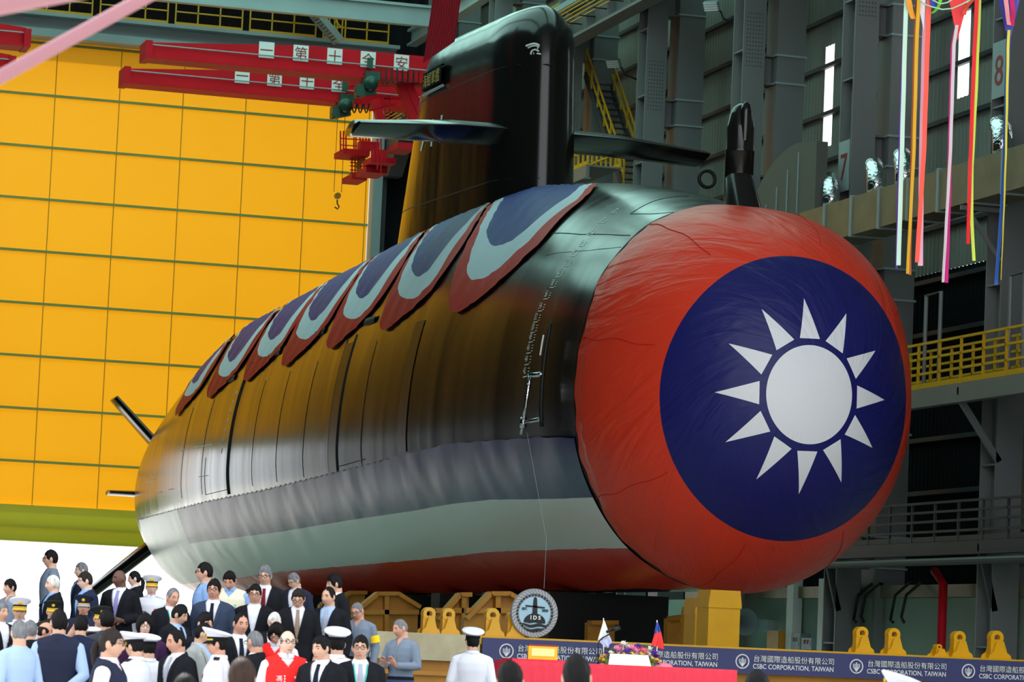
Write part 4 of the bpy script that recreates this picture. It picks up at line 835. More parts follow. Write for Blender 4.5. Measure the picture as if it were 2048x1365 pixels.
a = pY(1020, 1319, TY+.2); b = pY(1128, 1327, TY+.2); zb = zt_t
tag(MB().box((a[0], TY+.1, zb), (b[0], TY+.6, max(zb+.03, a[2]))).build('red_tray', M['red_cloth']), 'red cloth-covered tray at left end of the ceremony table', 'tray')
ztr = max(zb+.03, a[2])
p0 = pY(1055, 1322, TY+.3); p1 = pY(1115, 1294, TY+.3); z1 = p1[2]; e = empty('gold_plaque', ((p0[0]+p1[0])/2, TY+.3, ztr), 'gold-framed pale yellow plaque standing on the red tray', 'plaque')
MB().box((p0[0], TY+.28, ztr), (p1[0], TY+.32, z1)).build('frame', mat('gold_frame', (240, 176, 30), .35, .3), e); MB().box((p0[0]+.05, TY+.272, ztr+.05), (p1[0]-.05, TY+.28, z1-.04)).build('panel', mat('pale_yellow_panel', (252, 236, 150), .5), e); MB().box((p0[0], TY+.27, z1-.005), (p1[0], TY+.33, z1+.015)).build('red_edge', M['red_text'], e)
# planter with flowers
p0 = pY(1215, 1334, TY+.1); p1 = pY(1300, 1313, TY+.1); e = empty('flower_arrangement', ((p0[0]+p1[0])/2, TY+.2, zt_t), 'pink, white and purple flower arrangement in front of table with white name card', 'flowers')
tag(MB().prism([(p0[0], TY+.06, zt_t), (p1[0]+.01, TY+.06, zt_t), (p1[0]-.03, TY+.09, p1[2]+.01), (p0[0]+.03, TY+.09, p1[2]+.01)], (0, .02, 0)).build('white_card', M['white']), 'white folded card standing before the flowers', 'card')
MB().box((p0[0]-.02, TY+.14, zt_t), (p1[0]+.08, TY+.42, zt_t+.08)).build('planter', M['petal']['leaf'], e)
fl = [(1222, 1309, 'white', 7), (1234, 1301, 'pink', 9), (1243, 1303, 'pink', 8), (1247, 1291, 'white', 8), (1256, 1298, 'white', 8), (1264, 1300, 'pink', 10), (1272, 1305, 'pink', 8), (1281, 1302, 'rose', 8), (1288, 1306, 'rose', 9), (1298, 1301, 'white', 8), (1254, 1307, 'purple', 8), (1276, 1294, 'purple', 6), (1308, 1309, 'purple', 8), (1312, 1316, 'purple', 8), (1305, 1320, 'yellow', 5), (1314, 1322, 'yellow', 5), (1311, 1327, 'purple', 7), (1205, 1318, 'yellow', 7), (1211, 1314, 'yellow', 6), (1208, 1324, 'yellow', 6), (1200, 1321, 'yellow', 5), (1212, 1307, 'purple', 5), (1230, 1311, 'yellow', 6), (1248, 1312, 'yellow', 7), (1265, 1313, 'yellow', 8), (1283, 1312, 'yellow', 7), (1296, 1312, 'white', 7), (1213, 1300, 'leaf', 5), (1302, 1326, 'leaf', 7), (1213, 1328, 'leaf', 7), (1240, 1296, 'pink', 6), (1292, 1296, 'leaf', 5), (1226, 1304, 'leaf', 6), (1192, 1322, 'leaf', 5), (1320, 1326, 'yellow', 4)]
for px, py, kind, r in fl:
    c = pY(px, py, TY+.18+random.uniform(-.05, .1)); R = r/6635*48*1.35; mb = MB()
    for k in range(9):
        a = k*2.399; el = -.2+1.5*(k/9); d = np.array([math.cos(a)*math.cos(el), math.sin(a)*math.cos(el), math.sin(el)]); u = np.cross(d, [0, 0, 1.]); u /= np.linalg.norm(u)+1e-9; w = np.cross(u, d)
        mb.add([c, c+d*R*.55+u*R*.42+w*.01, c+d*R*1.05, c+d*R*.55-u*R*.42, c+d*R*.6-w*R*.18], [(0, 1, 4), (1, 2, 4), (2, 3, 4), (3, 0, 4)])
    if kind != 'leaf' or True: mb.tube([c, (c[0]*.7+.3*(p0[0]+p1[0])/2, TY+.27, zt_t+.06)], .006, 4)
    mb.build('flower' if kind != 'leaf' else 'leaf_cluster', M['petal'][kind], e, True)
# desk flags
def desk_flag(px, y0, y1, outline, ms, label, cat='flag'):
    a = pY(px, y1, TY+.25); b = pY(px, y0, TY+.25); e = empty('desk_flag', (a[0], TY+.25, zt_t), label, cat)
    MB().tube([(a[0], TY+.25, zt_t), b], .008, 8).build('pole', M['white'], e); MB().lathe((a[0], TY+.25, zt_t), [(.06, 0), (.055, .015), (.01, .025)], 16).build('base', M['steel_pale'], e)
    for name, m, poly in outline:
        n = 12; L_, R_ = poly; G = []
        for f in np.linspace(0, 1, n):
            row = []
            for g in np.linspace(0, 1, 15):
                yy = L_[0][1]+(L_[1][1]-L_[0][1])*f; yr = R_[0][1]+(R_[1][1]-R_[0][1])*f; x = (L_[0][0]+(L_[1][0]-L_[0][0])*f)*(1-g)+(R_[0][0]+(R_[1][0]-R_[0][0])*f)*g
                q = pY(x, yy*(1-g)+yr*g, TY+.235); q[1] += .02*math.sin(g*11+f*2)*f; row.append(q)
            G.append(row)
        mb = MB(); mb.grid(G); mb.build(name, m, e, True)
    return e
wf = M['white']; blf = mat('blue_flag_silk', (50, 70, 160), .5); rdf = mat('red_flag_silk', (226, 28, 30), .5); pale = mat('pale_lilac_silk', (190, 196, 238), .5)
desk_flag(1207, 1237, 1330, [('flag_cloth', wf, (((1207, 1242), (1196, 1282)), ((1209, 1242), (1220, 1274)))), ('flag_hem', pale, (((1198, 1283), (1214, 1299)), ((1220, 1274), (1224, 1284))))], None, 'small white desk flag at left of the flowers')
desk_flag(1314, 1241, 1325, [('blue_canton', blf, (((1313, 1246), (1309, 1268)), ((1316, 1246), (1322, 1264)))), ('red_field', rdf, (((1309, 1268), (1303, 1292)), ((1322, 1264), (1329, 1300))))], None, 'small red desk flag with blue canton at right of the flowers')
e = empty('microphone', (pY(1197, 1328, TY+.2)[0], TY+.2, zt_t), 'black gooseneck microphone leaning over the white desk flag', 'microphone')
MB().tube([pY(x, y, TY+.2) for x, y in ((1196, 1330), (1196.5, 1290), (1199, 1282), (1206, 1276), (1214, 1272), (1220, 1269))], .010, 8).build('gooseneck', M['black'], e, True)
mb = MB(); mb.tube([pY(1213, 1265, TY+.2), pY(1222, 1261, TY+.2)], .02, 10); mb.tube([pY(1222, 1262, TY+.15), pY(1230, 1259, TY+.1), pY(1240, 1256, TY+.1)], [.022, .035, .03], 10); mb.build('mic_heads', M['black'], e, True)
p = pY(1326, 1331, TY+.3); mb = MB(); mb.lathe((p[0], TY+.4, zt_t), [(.18, 0), (.17, .03), (.1, .055), (.001, .06)], 24); tag(mb.build('red_cushion', M['petal']['rose'], None, True), 'low red cushion on the table right of flowers', 'cushion')
# ribbons hanging from above the frame
RD = 50.0
def ribbon(pts, w, c, label, tw=0.0, ph=0.0, depth=0.0):
    P = [pD(x, y, RD+depth) for x, y in pts]; P = [P[0]+(P[0]-P[1])/np.linalg.norm(P[0]-P[1])*1.2]+P if pts[0][1] <= 2 else P
    d = np.concatenate([[0], np.cumsum([np.linalg.norm(P[i+1]-P[i]) for i in range(len(P)-1)])]); n = 40; u = np.linspace(0, d[-1], n)
    Q = np.stack([np.interp(u, d, [p[k] for p in P]) for k in range(3)], -1); G = []
    for i, q in enumerate(Q):
        a = ph+tw*i/n; s = (CR*math.cos(a)+CF*math.sin(a))*w/2; off = CF*.01*math.sin(i*.9); G.append([q-s+off, q+off+CF*.004, q+s+off])
    mb = MB(); mb.grid(G); o = mb.build('ribbon', mat('ribbon_%s' % label.split()[0], tuple(int(v*.86) for v in c), .5, spec=.2), None, True, origin=Q[-1]); tag(o, label, 'ribbon', 'hanging ribbons')
ribbon([(1813, 0), (1811, 40), (1804, 300), (1797, 531)], .066, (196, 226, 204), 'mint pale satin ribbon, leftmost of the hanging ribbons'); ribbon([(1812, 0), (1809, 40), (1801, 250), (1796, 400), (1793, 538)], .05, (128, 70, 200), 'purple ribbon showing behind the leftmost mint ribbon', .5, .3, .15)
ribbon([(1838, 0), (1834, 66), (1828, 300), (1815, 548)], .06, (222, 164, 34), 'gold ribbon, hanging second group from the left', .4, .2); ribbon([(1834, 0), (1830, 70), (1823, 330), (1820, 550)], .055, (190, 104, 50), 'copper brown ribbon beside the gold one', .3, .4, .12)
ribbon([(1860, 0), (1857, 20), (1848, 300), (1834, 525)], .08, (255, 92, 76), 'coral red ribbon, hanging right of the gold one', .3, .2); ribbon([(1854, 0), (1850, 30), (1843, 300), (1841, 532)], .075, (246, 180, 200), 'pink pale ribbon twisted with the coral one', -.4, .3, .12)
ribbon([(1914, 50), (1908, 90), (1901, 300), (1886, 565)], .055, (206, 190, 194), 'greyish mauve ribbon below the red pennant', .4, .2); ribbon([(1912, 60), (1906, 95), (1900, 290), (1898, 400), (1893, 566)], .075, (214, 36, 130), 'magenta ribbon beside the mauve one', .5, .2, .12)
ribbon([(1954, 0), (1947, 150), (1941, 320), (1936, 488)], .07, (226, 34, 40), 'scarlet ribbon, left of the yellow-green one', .4, .2); ribbon([(1959, 0), (1952, 180), (1944, 330), (1943, 430), (1948, 522)], .06, (206, 226, 80), 'lime yellow ribbon hanging beside the scarlet one', .3, .2, .12)
ribbon([(2018, 60), (2016, 95), (2012, 300), (2008, 420), (2002, 560)], .05, (226, 206, 64), 'yellow ribbon under blue pennant, at the right', .8, .4); ribbon([(2018, 60), (2016, 95), (2009, 320), (2002, 440), (1992, 570)], .07, (52, 92, 168), 'denim blue ribbon, rightmost of the hanging ribbons', .5, .1, .03)
ribbon([(1817, 0), (1821, 20), (1827, 38)], .10, (232, 150, 40), 'orange short ribbon curl at the top left of the ribbons', .3, .2)
ribbon([(1881, 0), (1876, 16), (1868, 24), (1862, 27)], .075, (120, 222, 64), 'green bright short ribbon curl near the coral ribbon', .6, .2)
ribbon([(1866, 0), (1868, 14)], .10, (44, 70, 170), 'royal blue short ribbon end at the frame top', .2, .1); ribbon([(1944, 0), (1936, 10), (1930, 20), (1928, 30)], .09, (226, 84, 66), 'tomato red ribbon curl beside the red pennant', .4, .3)
def pennant(tri, c, label, extra=None):
    P = [pD(x, y, RD+.04) for x, y in tri]; G = []
    for f in np.linspace(0, 1, 10): G.append([(P[0]*(1-g)+P[1]*g)*(1-f)+P[2]*f+CF*.02*math.sin(g*5)*(1-f) for g in np.linspace(0, 1, 9)])
    mb = MB(); mb.grid(G); o = mb.build('pennant', mat('pennant_'+label.split()[0], c, .55), None, True, origin=P[2]); tag(o, label, 'pennant', 'triangular pennants')
pennant([(1892, -30), (1944, -30), (1915, 81)], (204, 22, 26), 'red triangular pennant hanging among the ribbons'); pennant([(1990, -30), (2046, -30), (2018, 92)], (48, 46, 140), 'blue triangular pennant at the top right corner'); pennant([(1828, -30), (1852, -30), (1848, 64)], (214, 200, 206), 'pale white triangular pennant beside the coral ribbon')
ribbon([(2012, 0), (2014, 20), (2018, 50)], .10, (236, 150, 150), 'salmon ribbon bunch lying over the blue pennant', .5, .3, -.1); ribbon([(2024, 0), (2026, 22), (2024, 52)], .09, (196, 24, 90), 'crimson ribbon bunch lying over the blue pennant', .4, .2, -.05)
for k, (pts, lab) in enumerate((([(1838, 0), (1850, 9), (1864, 14), (1885, 19), (1905, 17), (1925, 8), (1940, 0)], 'thin pale cord looping above the red pennant'), ([(1858, -4), (1880, 8), (1895, 5), (1912, -6)], 'thin cord loop crossing the royal blue ribbon end'))):
    t = MB().tube([pD(x, y, RD-.1) for x, y in pts], .012, 6).build('cord', mat('cord_%d' % k, (150, 176, 140), .6), None, True); tag(t, lab, 'cord')
# pink tent poles close to the camera
M['pink'] = mat('pink_painted_pole', (150, 100, 110), .5)
t = MB().tube([pD(-120, 220, 12)*2.5-pD(440, -87, 12.6)*1.5, pD(440, -87, 12.6)*5-pD(-120, 220, 12)*4], .026, 16).build('tent_pole', M['pink'], None, True); tag(t, 'long pale pink pole crossing the upper left corner diagonally, out of focus', 'pole', 'pink poles near the camera')
t = MB().tube([pD(-120, 24, 10)*3-pD(300, -57, 10.5)*2, pD(300, -57, 10.5)*6-pD(-120, 24, 10)*5], .045, 16).build('tent_pole', M['pink'], None, True); tag(t, 'thicker pink pole clipped by the top left corner, out of focus', 'pole', 'pink poles near the camera')
# ------------------------------------------------------------------ people
SKIN = {k: mat('skin_'+k, c, .55) for k, c in {'tan': (198, 152, 128), 'pale': (218, 178, 158), 'ruddy': (196, 142, 118), 'dark': (96, 62, 48)}.items()}
HAIRC = {k: mat('hair_'+k, c, .6, bump=.006, bscale=(70, 70, 16), var=.3, vscale=(30, 30, 8), spec=.12) for k, c in {'black': (18, 16, 17), 'grey': (112, 112, 116), 'white': (214, 212, 206), 'dark': (40, 34, 32), 'brownish': (52, 38, 32)}.items()}
FAB = {k: mat('cloth_'+k, c, .85, bump=.004, bscale=(12, 12, 5), spec=.08) for k, c in {'black': (26, 27, 32), 'navy': (34, 40, 62), 'bluegrey': (52, 62, 82), 'charcoal': (62, 62, 70), 'white': (212, 213, 222), 'skyblue': (132, 164, 210), 'paleblue': (158, 180, 214), 'workgrey': (112, 124, 140), 'red': (236, 44, 42), 'beige': (216, 208, 186), 'lightgrey': (150, 154, 152), 'darknavy': (38, 42, 60), 'purple': (60, 34, 66), 'armygreen': (40, 42, 38), 'pinkwhite': (236, 220, 232), 'lav': (140, 130, 186), 'tie_dark': (26, 30, 44), 'tie_red': (112, 26, 40), 'tie_tan': (140, 118, 100), 'tie_grey': (160, 164, 178), 'bluejean': (58, 70, 108), 'gold': (206, 168, 60), 'teal': (60, 170, 160), 'yellow': (240, 200, 40), 'lips': (168, 96, 88), 'eyes': (26, 18, 16), 'glass': (30, 28, 30)}.items()}
TOR = [(.74, .13, .09, .0), (.78, .150, .105, .0), (.90, .168, .115, .0), (1.02, .152, .105, -.005), (1.14, .162, .115, -.01), (1.27, .182, .125, -.005), (1.36, .186, .115, .0), (1.43, .150, .085, .008), (1.47, .085, .066, .012), (1.50, .062, .062, .012), (1.56, .058, .062, .008)]
def tor(z): return [float(np.interp(z, [t[0] for t in TOR], [t[k] for t in TOR])) for k in (1, 2, 3)]
def tloft(mb, z0, z1, off, n=28, fem=False, flare=0.0):
    G = []; zs = [z0]+[t[0] for t in TOR if z0 < t[0] < z1]+[z1]; zs = sorted(set(np.round(np.concatenate([zs, np.linspace(z0, z1, 14)]), 4)))
    for z in zs:
        a, b, c = tor(z); k = .9 if fem else 1; row = []
        o = off+flare*max(0, (1.0-z))
        for j in range(n):
            t = 2*pi*j/n; ct, st = math.cos(t), math.sin(t); row.append(((a*k+o)*np.sign(ct)*abs(ct)**.8, c+(b+o)*np.sign(st)*abs(st)**.9, z))
        G.append(row)
    o = len(mb.v); mb.grid(G, wrap=True); m = len(G); mb.f.append(tuple(o+j for j in range(n-1, -1, -1))); mb.f.append(tuple(o+(m-1)*n+j for j in range(n))); mb.mi += [0, 0]
def front_y(x, z, off): a, b, c = tor(z); return c-(b+off)*max(.02, 1-min(1, abs(x)/(a+off))**2.3)**.45
ARMS = {'down': ((.195, .0, 1.395), (.245, .03, 1.13), (.235, -.04, .90), (0, -.25, -1)), 'clasp': ((.195, 0, 1.395), (.25, .02, 1.12), (.075, -.20, 1.0), (-.8, -.3, -.25)), 'clap': ((.195, 0, 1.39), (.27, -.02, 1.13), (.085, -.25, 1.13), (-.25, -.55, .75)), 'back': ((.195, 0, 1.395), (.26, .07, 1.13), (.09, .17, .98), (-.8, .1, -.2)), 'ear': ((.19, 0, 1.40), (.27, -.13, 1.24), (.15, -.07, 1.47), (-.45, .1, .7)), 'waist': ((.195, 0, 1.395), (.26, .04, 1.12), (.13, -.19, 1.06), (-.6, -.6, .1)), 'fwd': ((.195, 0, 1.395), (.25, -.02, 1.12), (.2, -.26, 1.06), (-.2, -.9, .0))}
def hand(mb, w, d, s, curl=.5):
    w = np.array(w, float); d = np.array(d, float)*np.array([s, 1, 1]); d /= np.linalg.norm(d); side = np.cross(d, [0, 1, 0] if abs(d[1]) < .85 else [0, 0, 1]); side /= np.linalg.norm(side); pal = np.cross(side, d)
    if pal[1] > 0: pal = -pal
    mb.tube([w-d*.02, w+d*.03, w+d*.075, w+d*.095], [.024, .036, .04, .034], 10, flat=.45, up=pal)
    for i, ln in enumerate((.068, .078, .074, .058)):
        b = w+d*.09+side*(i-1.5)*.0195; m = b+d*ln*.5-pal*0+pal*ln*.12*curl; e = m+d*ln*.4+pal*ln*.35*curl; mb.tube([b-d*.02, b, m, e], [.0095, .0095, .009, .0075], 7)
    b = w+d*.035+side*.034; mb.tube([b-side*.012, b+side*.02+d*.028+pal*.01, b+side*.026+d*.055+pal*.02], [.012, .0105, .009], 7)
def limb(mb, P, R, n=12):
    P = [np.array(p, float) for p in P]; pts = []; rs = []
    for i in range(len(P)-1):
        for f in np.linspace(0, 1, 5, endpoint=False): pts.append(P[i]+(P[i+1]-P[i])*f); rs.append(R[i]+(R[i+1]-R[i])*f)
    pts.append(P[-1]); rs.append(R[-1]); mb.tube(pts, rs, n)
HC = np.array([0, -.012, 1.605])
def head_pt(th, ph, extra=0.0):
    x = math.sin(ph)*math.sin(th); y = -math.sin(ph)*math.cos(th); z = math.cos(ph)
    rx, ry, rz = .0745, (.092 if y < 0 else .100), .117
    X, Y, Z = x*rx, y*ry, z*rz
    if Z < 0: t = -Z/.117; X *= 1-.26*t**1.6; Y *= (1-.10*t**2) if y < 0 else (1-.25*t)
    if y < 0 and Z < .06:
        g = lambda cx, cz, sx, sz: math.exp(-((X-cx)/sx)**2-((Z-cz)/sz)**2)
        o = .005*g(0, .036, .045, .01)-.008*(g(.031, .018, .014, .010)+g(-.031, .018, .014, .010))+.003*(g(.044, -.022, .02, .02)+g(-.044, -.022, .02, .02))+.004*g(0, -.063, .022, .007)+.008*g(0, -.102, .022, .014)-.003*g(0, -.082, .025, .007)
        o += .026*math.exp(-(X/.0125)**2)*(np.interp(Z, [-.042, -.03, -.018, .03, .045], [0, .95, 1, .22, 0])); Y -= o
    k = 1+extra/.09; return np.array([X*k, Y*k, Z*k])
def head_mesh(mb):
    G = [[HC+head_pt(2*pi*j/44, pi*(.02+.96*i/35)) for j in range(44)] for i in range(36)]; o = len(mb.v); mb.grid(G, wrap=True); mb.f.append(tuple(o+j for j in range(43, -1, -1))); mb.f.append(tuple(o+35*44+j for j in range(44))); mb.mi += [0, 0]
    for s in (-1, 1):
        E = [[HC+np.array([s*.074+.011*math.sin(p)*math.cos(t)*1.0+s*.004, .008+.021*math.sin(p)*math.sin(t), .002+.033*math.cos(p)]) for t in np.linspace(0, 2*pi, 10, endpoint=False)] for p in np.linspace(.1, pi-.1, 8)]; mb.grid(E, wrap=True)
_fg = np.array([[head_pt(t, q) for t in np.linspace(-1.3, 1.3, 53)] for q in np.linspace(.5, 2.75, 120)]).reshape(-1, 3)
def face_y(x, z): i = np.argmin((_fg[:, 0]-x)**2+(_fg[:, 2]-z)**2); return float(_fg[i, 1])
NK = Vector((0, .012, 1.50))
def head_tf(hy, hp): return Matrix.Translation(NK) @ Matrix.Rotation(math.radians(hy), 4, 'Z') @ Matrix.Rotation(math.radians(hp), 4, 'X') @ Matrix.Translation(-NK)
def tf_from(mb, i0, m):
    for i in range(i0, len(mb.v)): mb.v[i] = tuple(m @ Vector(mb.v[i]))
def remesh(mb, vox, name, cut=None, smooth=0):
    me = bpy.data.meshes.new(name); me.from_pydata(mb.v, [], mb.f); o = bpy.data.objects.new(name, me); COL.objects.link(o)
    md = o.modifiers.new('v', 'REMESH'); md.mode = 'VOXEL'; md.voxel_size = vox
    if smooth: sm = o.modifiers.new('s', 'SMOOTH'); sm.factor = .5; sm.iterations = smooth
    dg = bpy.context.evaluated_depsgraph_get(); r = bpy.data.meshes.new_from_object(o.evaluated_get(dg)); bpy.data.objects.remove(o); bpy.data.meshes.remove(me)
    if cut:
        bm = bmesh.new(); bm.from_mesh(r); bmesh.ops.delete(bm, geom=[f for f in bm.faces if cut(f.calc_center_median())], context='FACES'); bm.to_mesh(r); bm.free()
    r.polygons.foreach_set('use_smooth', [True]*len(r.polygons)); r.name = name; return r
CACHE = {}
def arms_of(pose): return {'L': ARMS[pose[0]], 'R': ARMS[pose[1]]}
def garment(kind, pose, fem):
    k = (kind, pose, fem)
    if k in CACHE: return CACHE[k]
    mb = MB(); A = arms_of(pose); off, hem, vox = {'jacket': (.022, .78, .013), 'shirt': (.012, .86, .012), 'tunic': (.020, .80, .013), 'vest': (.026, .84, .013), 'openshirt': (.013, .965, .011)}[kind]
    tloft(mb, hem, 1.468, off, fem=fem, flare=.05 if kind == 'jacket' else 0)
    for s, sd in ((1, 'L'), (-1, 'R')):
        P = [np.array(p)*np.array([s, 1, 1]) for p in A[sd][:3]]
        if kind != 'vest':
            end = P[2]-(P[2]-P[1])/np.linalg.norm(P[2]-P[1])*.01; limb(mb, [np.array([s*.05, .012, 1.435]), P[0]+np.array([-s*.012, 0, -.012]), P[1], end], [.042+off, .054+off, .043+off, .036+off])
        else: limb(mb, [np.array([s*.05, .012, 1.435]), P[0]+np.array([-s*.02, 0, -.012])], [.042+off, .056+off])
    if kind == 'openshirt': mb.tube([(0, .016, 1.45), (0, .02, 1.475), (0, .022, 1.492)], [.09, .080, .074], 20)
    if kind in ('shirt', 'tunic'): mb.tube([(0, .012, 1.45), (0, .008, 1.475), (0, .004, 1.505)], [.085, .075, .070], 20)
    if kind in ('jacket', 'vest'): mb.tube([(0, .022, 1.44), (0, .03, 1.47), (0, .022, 1.495)], [.10, .086, .078], 20)
    cut = None
    if kind == 'jacket': cut = lambda c: c.y < .0 and c.z > 1.10 and abs(c.x) < .078*min(1, (c.z-1.10)/.30)+.002
    if kind == 'openshirt': cut = lambda c: c.y < -.02 and c.z > 1.385 and abs(c.x) < .045*min(1, (c.z-1.385)/.08)
    if kind == 'vest': cut = lambda c: c.y < .0 and c.z > 1.38 and abs(c.x) < .06*min(1, (c.z-1.38)/.07)
    r = remesh(mb, vox, kind, cut, 1); CACHE[k] = r; return r
def shared(key, name, fn):
    if key not in CACHE:
        mb = MB(); fn(mb); me = bpy.data.meshes.new(name); me.from_pydata(mb.v, [], mb.f); me.polygons.foreach_set('use_smooth', [True]*len(me.polygons)); CACHE[key] = me
    return CACHE[key]
def hair_fn(style):
    def fn(mb):
        N, Mr = 48, 14; th = {'short': .017, 'buzz': .005, 'full': .022, 'bob': .024, 'pony': .015, 'recede': .012, 'fringe': .018}[style]
        def zl(t):
            t = abs((t+pi) % (2*pi)-pi)
            P = {'short': [(0, .062), (.7, .058), (1.0, .03), (1.25, -.005), (1.5, -.02), (1.75, -.01), (2.1, -.06), (pi, -.075)], 'fringe': [(0, .05), (.7, .045), (1.0, .03), (1.25, -.01), (1.5, -.03), (1.75, -.02), (2.1, -.07), (pi, -.085)]}.get(style)
            if style == 'buzz': P = [(0, .075), (.6, .07), (1.0, .04), (1.25, .0), (1.5, -.01), (1.75, .0), (2.1, -.05), (pi, -.065)]
            if style == 'full': P = [(0, .06), (.7, .05), (1.0, .02), (1.25, -.02), (1.5, -.03), (1.75, -.02), (2.1, -.07), (pi, -.085)]
            if style in ('bob',): P = [(0, .05), (.6, .03), (.95, -.06), (1.3, -.09), (pi, -.10)]
            if style == 'pony': P = [(0, .062), (.7, .05), (1.0, .02), (1.3, -.01), (1.6, -.01), (2.1, -.055), (pi, -.07)]
            if style == 'recede': P = [(0, .10), (.7, .085), (1.0, .04), (1.25, -.005), (1.5, -.02), (1.75, -.01), (2.1, -.06), (pi, -.075)]
            return float(np.interp(t, [p[0] for p in P], [p[1] for p in P]))+.006*math.sin(9*t+1)+.004*math.sin(17*t)
        G = []
        for i in range(Mr+1):
            f = i/Mr; row = []
            for j in range(N):
                t = 2*pi*j/N; pe = math.acos(max(-.99, min(.99, zl(t)/.117))); ph = max(.02, pe*f); e = th*(1-f**5)*((.30+.70*max(0, math.cos(ph))) if style not in ('bob',) else 1)*(1.25 if (j-6) % N < N//2 else .9)+.0025+.0022*math.sin(j*2.7+i*1.3)+.002*math.sin(j*1.1-i*.9)
                row.append(HC+head_pt(t if not (i == 0) else t, ph, 0)+(head_pt(t, ph)/(np.linalg.norm(head_pt(t, ph))+1e-9))*e)
            G.append(row)
        o = len(mb.v); mb.grid(G, wrap=True); mb.f.append(tuple(o+j for j in range(N-1, -1, -1))); mb.mi.append(0)
        if style == 'pony': mb.tube([HC+np.array(p) for p in ((0, .09, .02), (0, .125, .01), (0, .14, -.05), (.01, .13, -.14), (.02, .12, -.22))], [.02, .026, .034, .03, .01], 10)
    return fn
def bald_sides(mb):
    N, Mr = 40, 8; G = []
    for i in range(Mr+1):
        f = i/Mr; row = []
        for j in range(N):
            t = 1.05+(2*pi-2.1)*j/(N-1); tt = min(t, 2*pi-t); z0 = float(np.interp(tt, [1.05, 1.4, 2, pi], [.03, .055, .06, .055])); z1 = float(np.interp(tt, [1.05, 1.3, 1.6, 2.1, pi], [.0, -.015, -.01, -.06, -.07])); ph = math.acos((z0+(z1-z0)*f)/.117); p = head_pt(t, ph); row.append(HC+p+p/np.linalg.norm(p)*(.002+.006*math.sin(pi*f)))
        G.append(row)
    mb.grid(G)
def cap_fn(part):
    def fn(mb):
        C = HC+np.array([0, .006, .0])
        def ring(rx, ry, z, tilt=.0, n=36): return [C+np.array([rx*math.sin(2*pi*j/n), -ry*math.cos(2*pi*j/n), z+tilt*math.cos(2*pi*j/n)]) for j in range(n)]
        if part == 'crown':
            R = [ring(.086, .104, .082, .004), ring(.096, .115, .096, .014), ring(.132, .150, .126, .040), ring(.138, .156, .136, .044), ring(.130, .146, .147, .042), ring(.08, .088, .153, .024), ring(.003, .003, .154)]; mb.grid(R, wrap=True)
        if part == 'band': mb.grid([ring(.083, .101, .048, -.004), ring(.0875, .1055, .052, -.002), ring(.0875, .1055, .085, .004), ring(.080, .098, .09, .004)], wrap=True)
        if part == 'braid': mb.grid([[C+np.array([r*math.sin(a)*.98, -(r+.017)*math.cos(a), z+.0]) for a in np.linspace(-1.2, 1.2, 20)] for r, z in ((.0885, .05), (.092, .053), (.092, .062), (.0885, .066))])
        if part == 'visor':
            G = [[C+np.array([(.084+.012*f)*math.sin(a)*1.0, -(.100+.055*f*max(0, math.cos(a))**.8)*math.cos(a), .052-.03*f]) for a in np.linspace(-1.25, 1.25, 22)] for f in np.linspace(0, 1, 6)]; mb.grid(G); mb.grid([[p+np.array([0, 0, -.005]) for p in row] for row in G[::-1]])
        if part == 'badge': mb.lathe(C+np.array([0, -.124, .108]), [(.001, -.014), (.019, -.012), (.024, 0), (.02, .006)], 14, axis=1)
    return fn
def glasses_fn(mb):
    y = -.099
    for s in (-1, 1):
        mb.tube([HC+np.array([s*.031+.0235*math.cos(a), y-.004, .014+.0165*math.sin(a)]) for a in np.linspace(0, 2*pi, 16, endpoint=False)], .0028, 5, closed=True)
        mb.tube([HC+np.array([s*.054, y, .02]), HC+np.array([s*.076, -.06, .02]), HC+np.array([s*.08, .01, .016])], .0024, 5)
    mb.tube([HC+np.array([-.009, y-.005, .018]), HC+np.array([.009, y-.005, .018])], .0024, 5)
def blob(mb, c, r, n=10):
    mb.grid([[np.array(c)+np.array([r[0]*math.sin(p)*math.cos(t), r[1]*math.sin(p)*math.sin(t), r[2]*math.cos(p)]) for t in np.linspace(0, 2*pi, n, endpoint=False)] for p in np.linspace(.05, pi-.05, 7)], wrap=True)
def strip_on_chest(mb, pts, w, off):      # pts: (x, z) centreline
    G = []
    for x, z in pts: G.append([(x-w(z)/2, front_y(x-w(z)/2, z, off), z), (x, front_y(x, z, off)-.004, z), (x+w(z)/2, front_y(x+w(z)/2, z, off), z)])
    mb.grid(G)
PLACED = []
def tier(Y): return 0.0 if Y < 32.6 else min(1.0, (math.floor((Y-32.6)/1.5)+1)*.2)
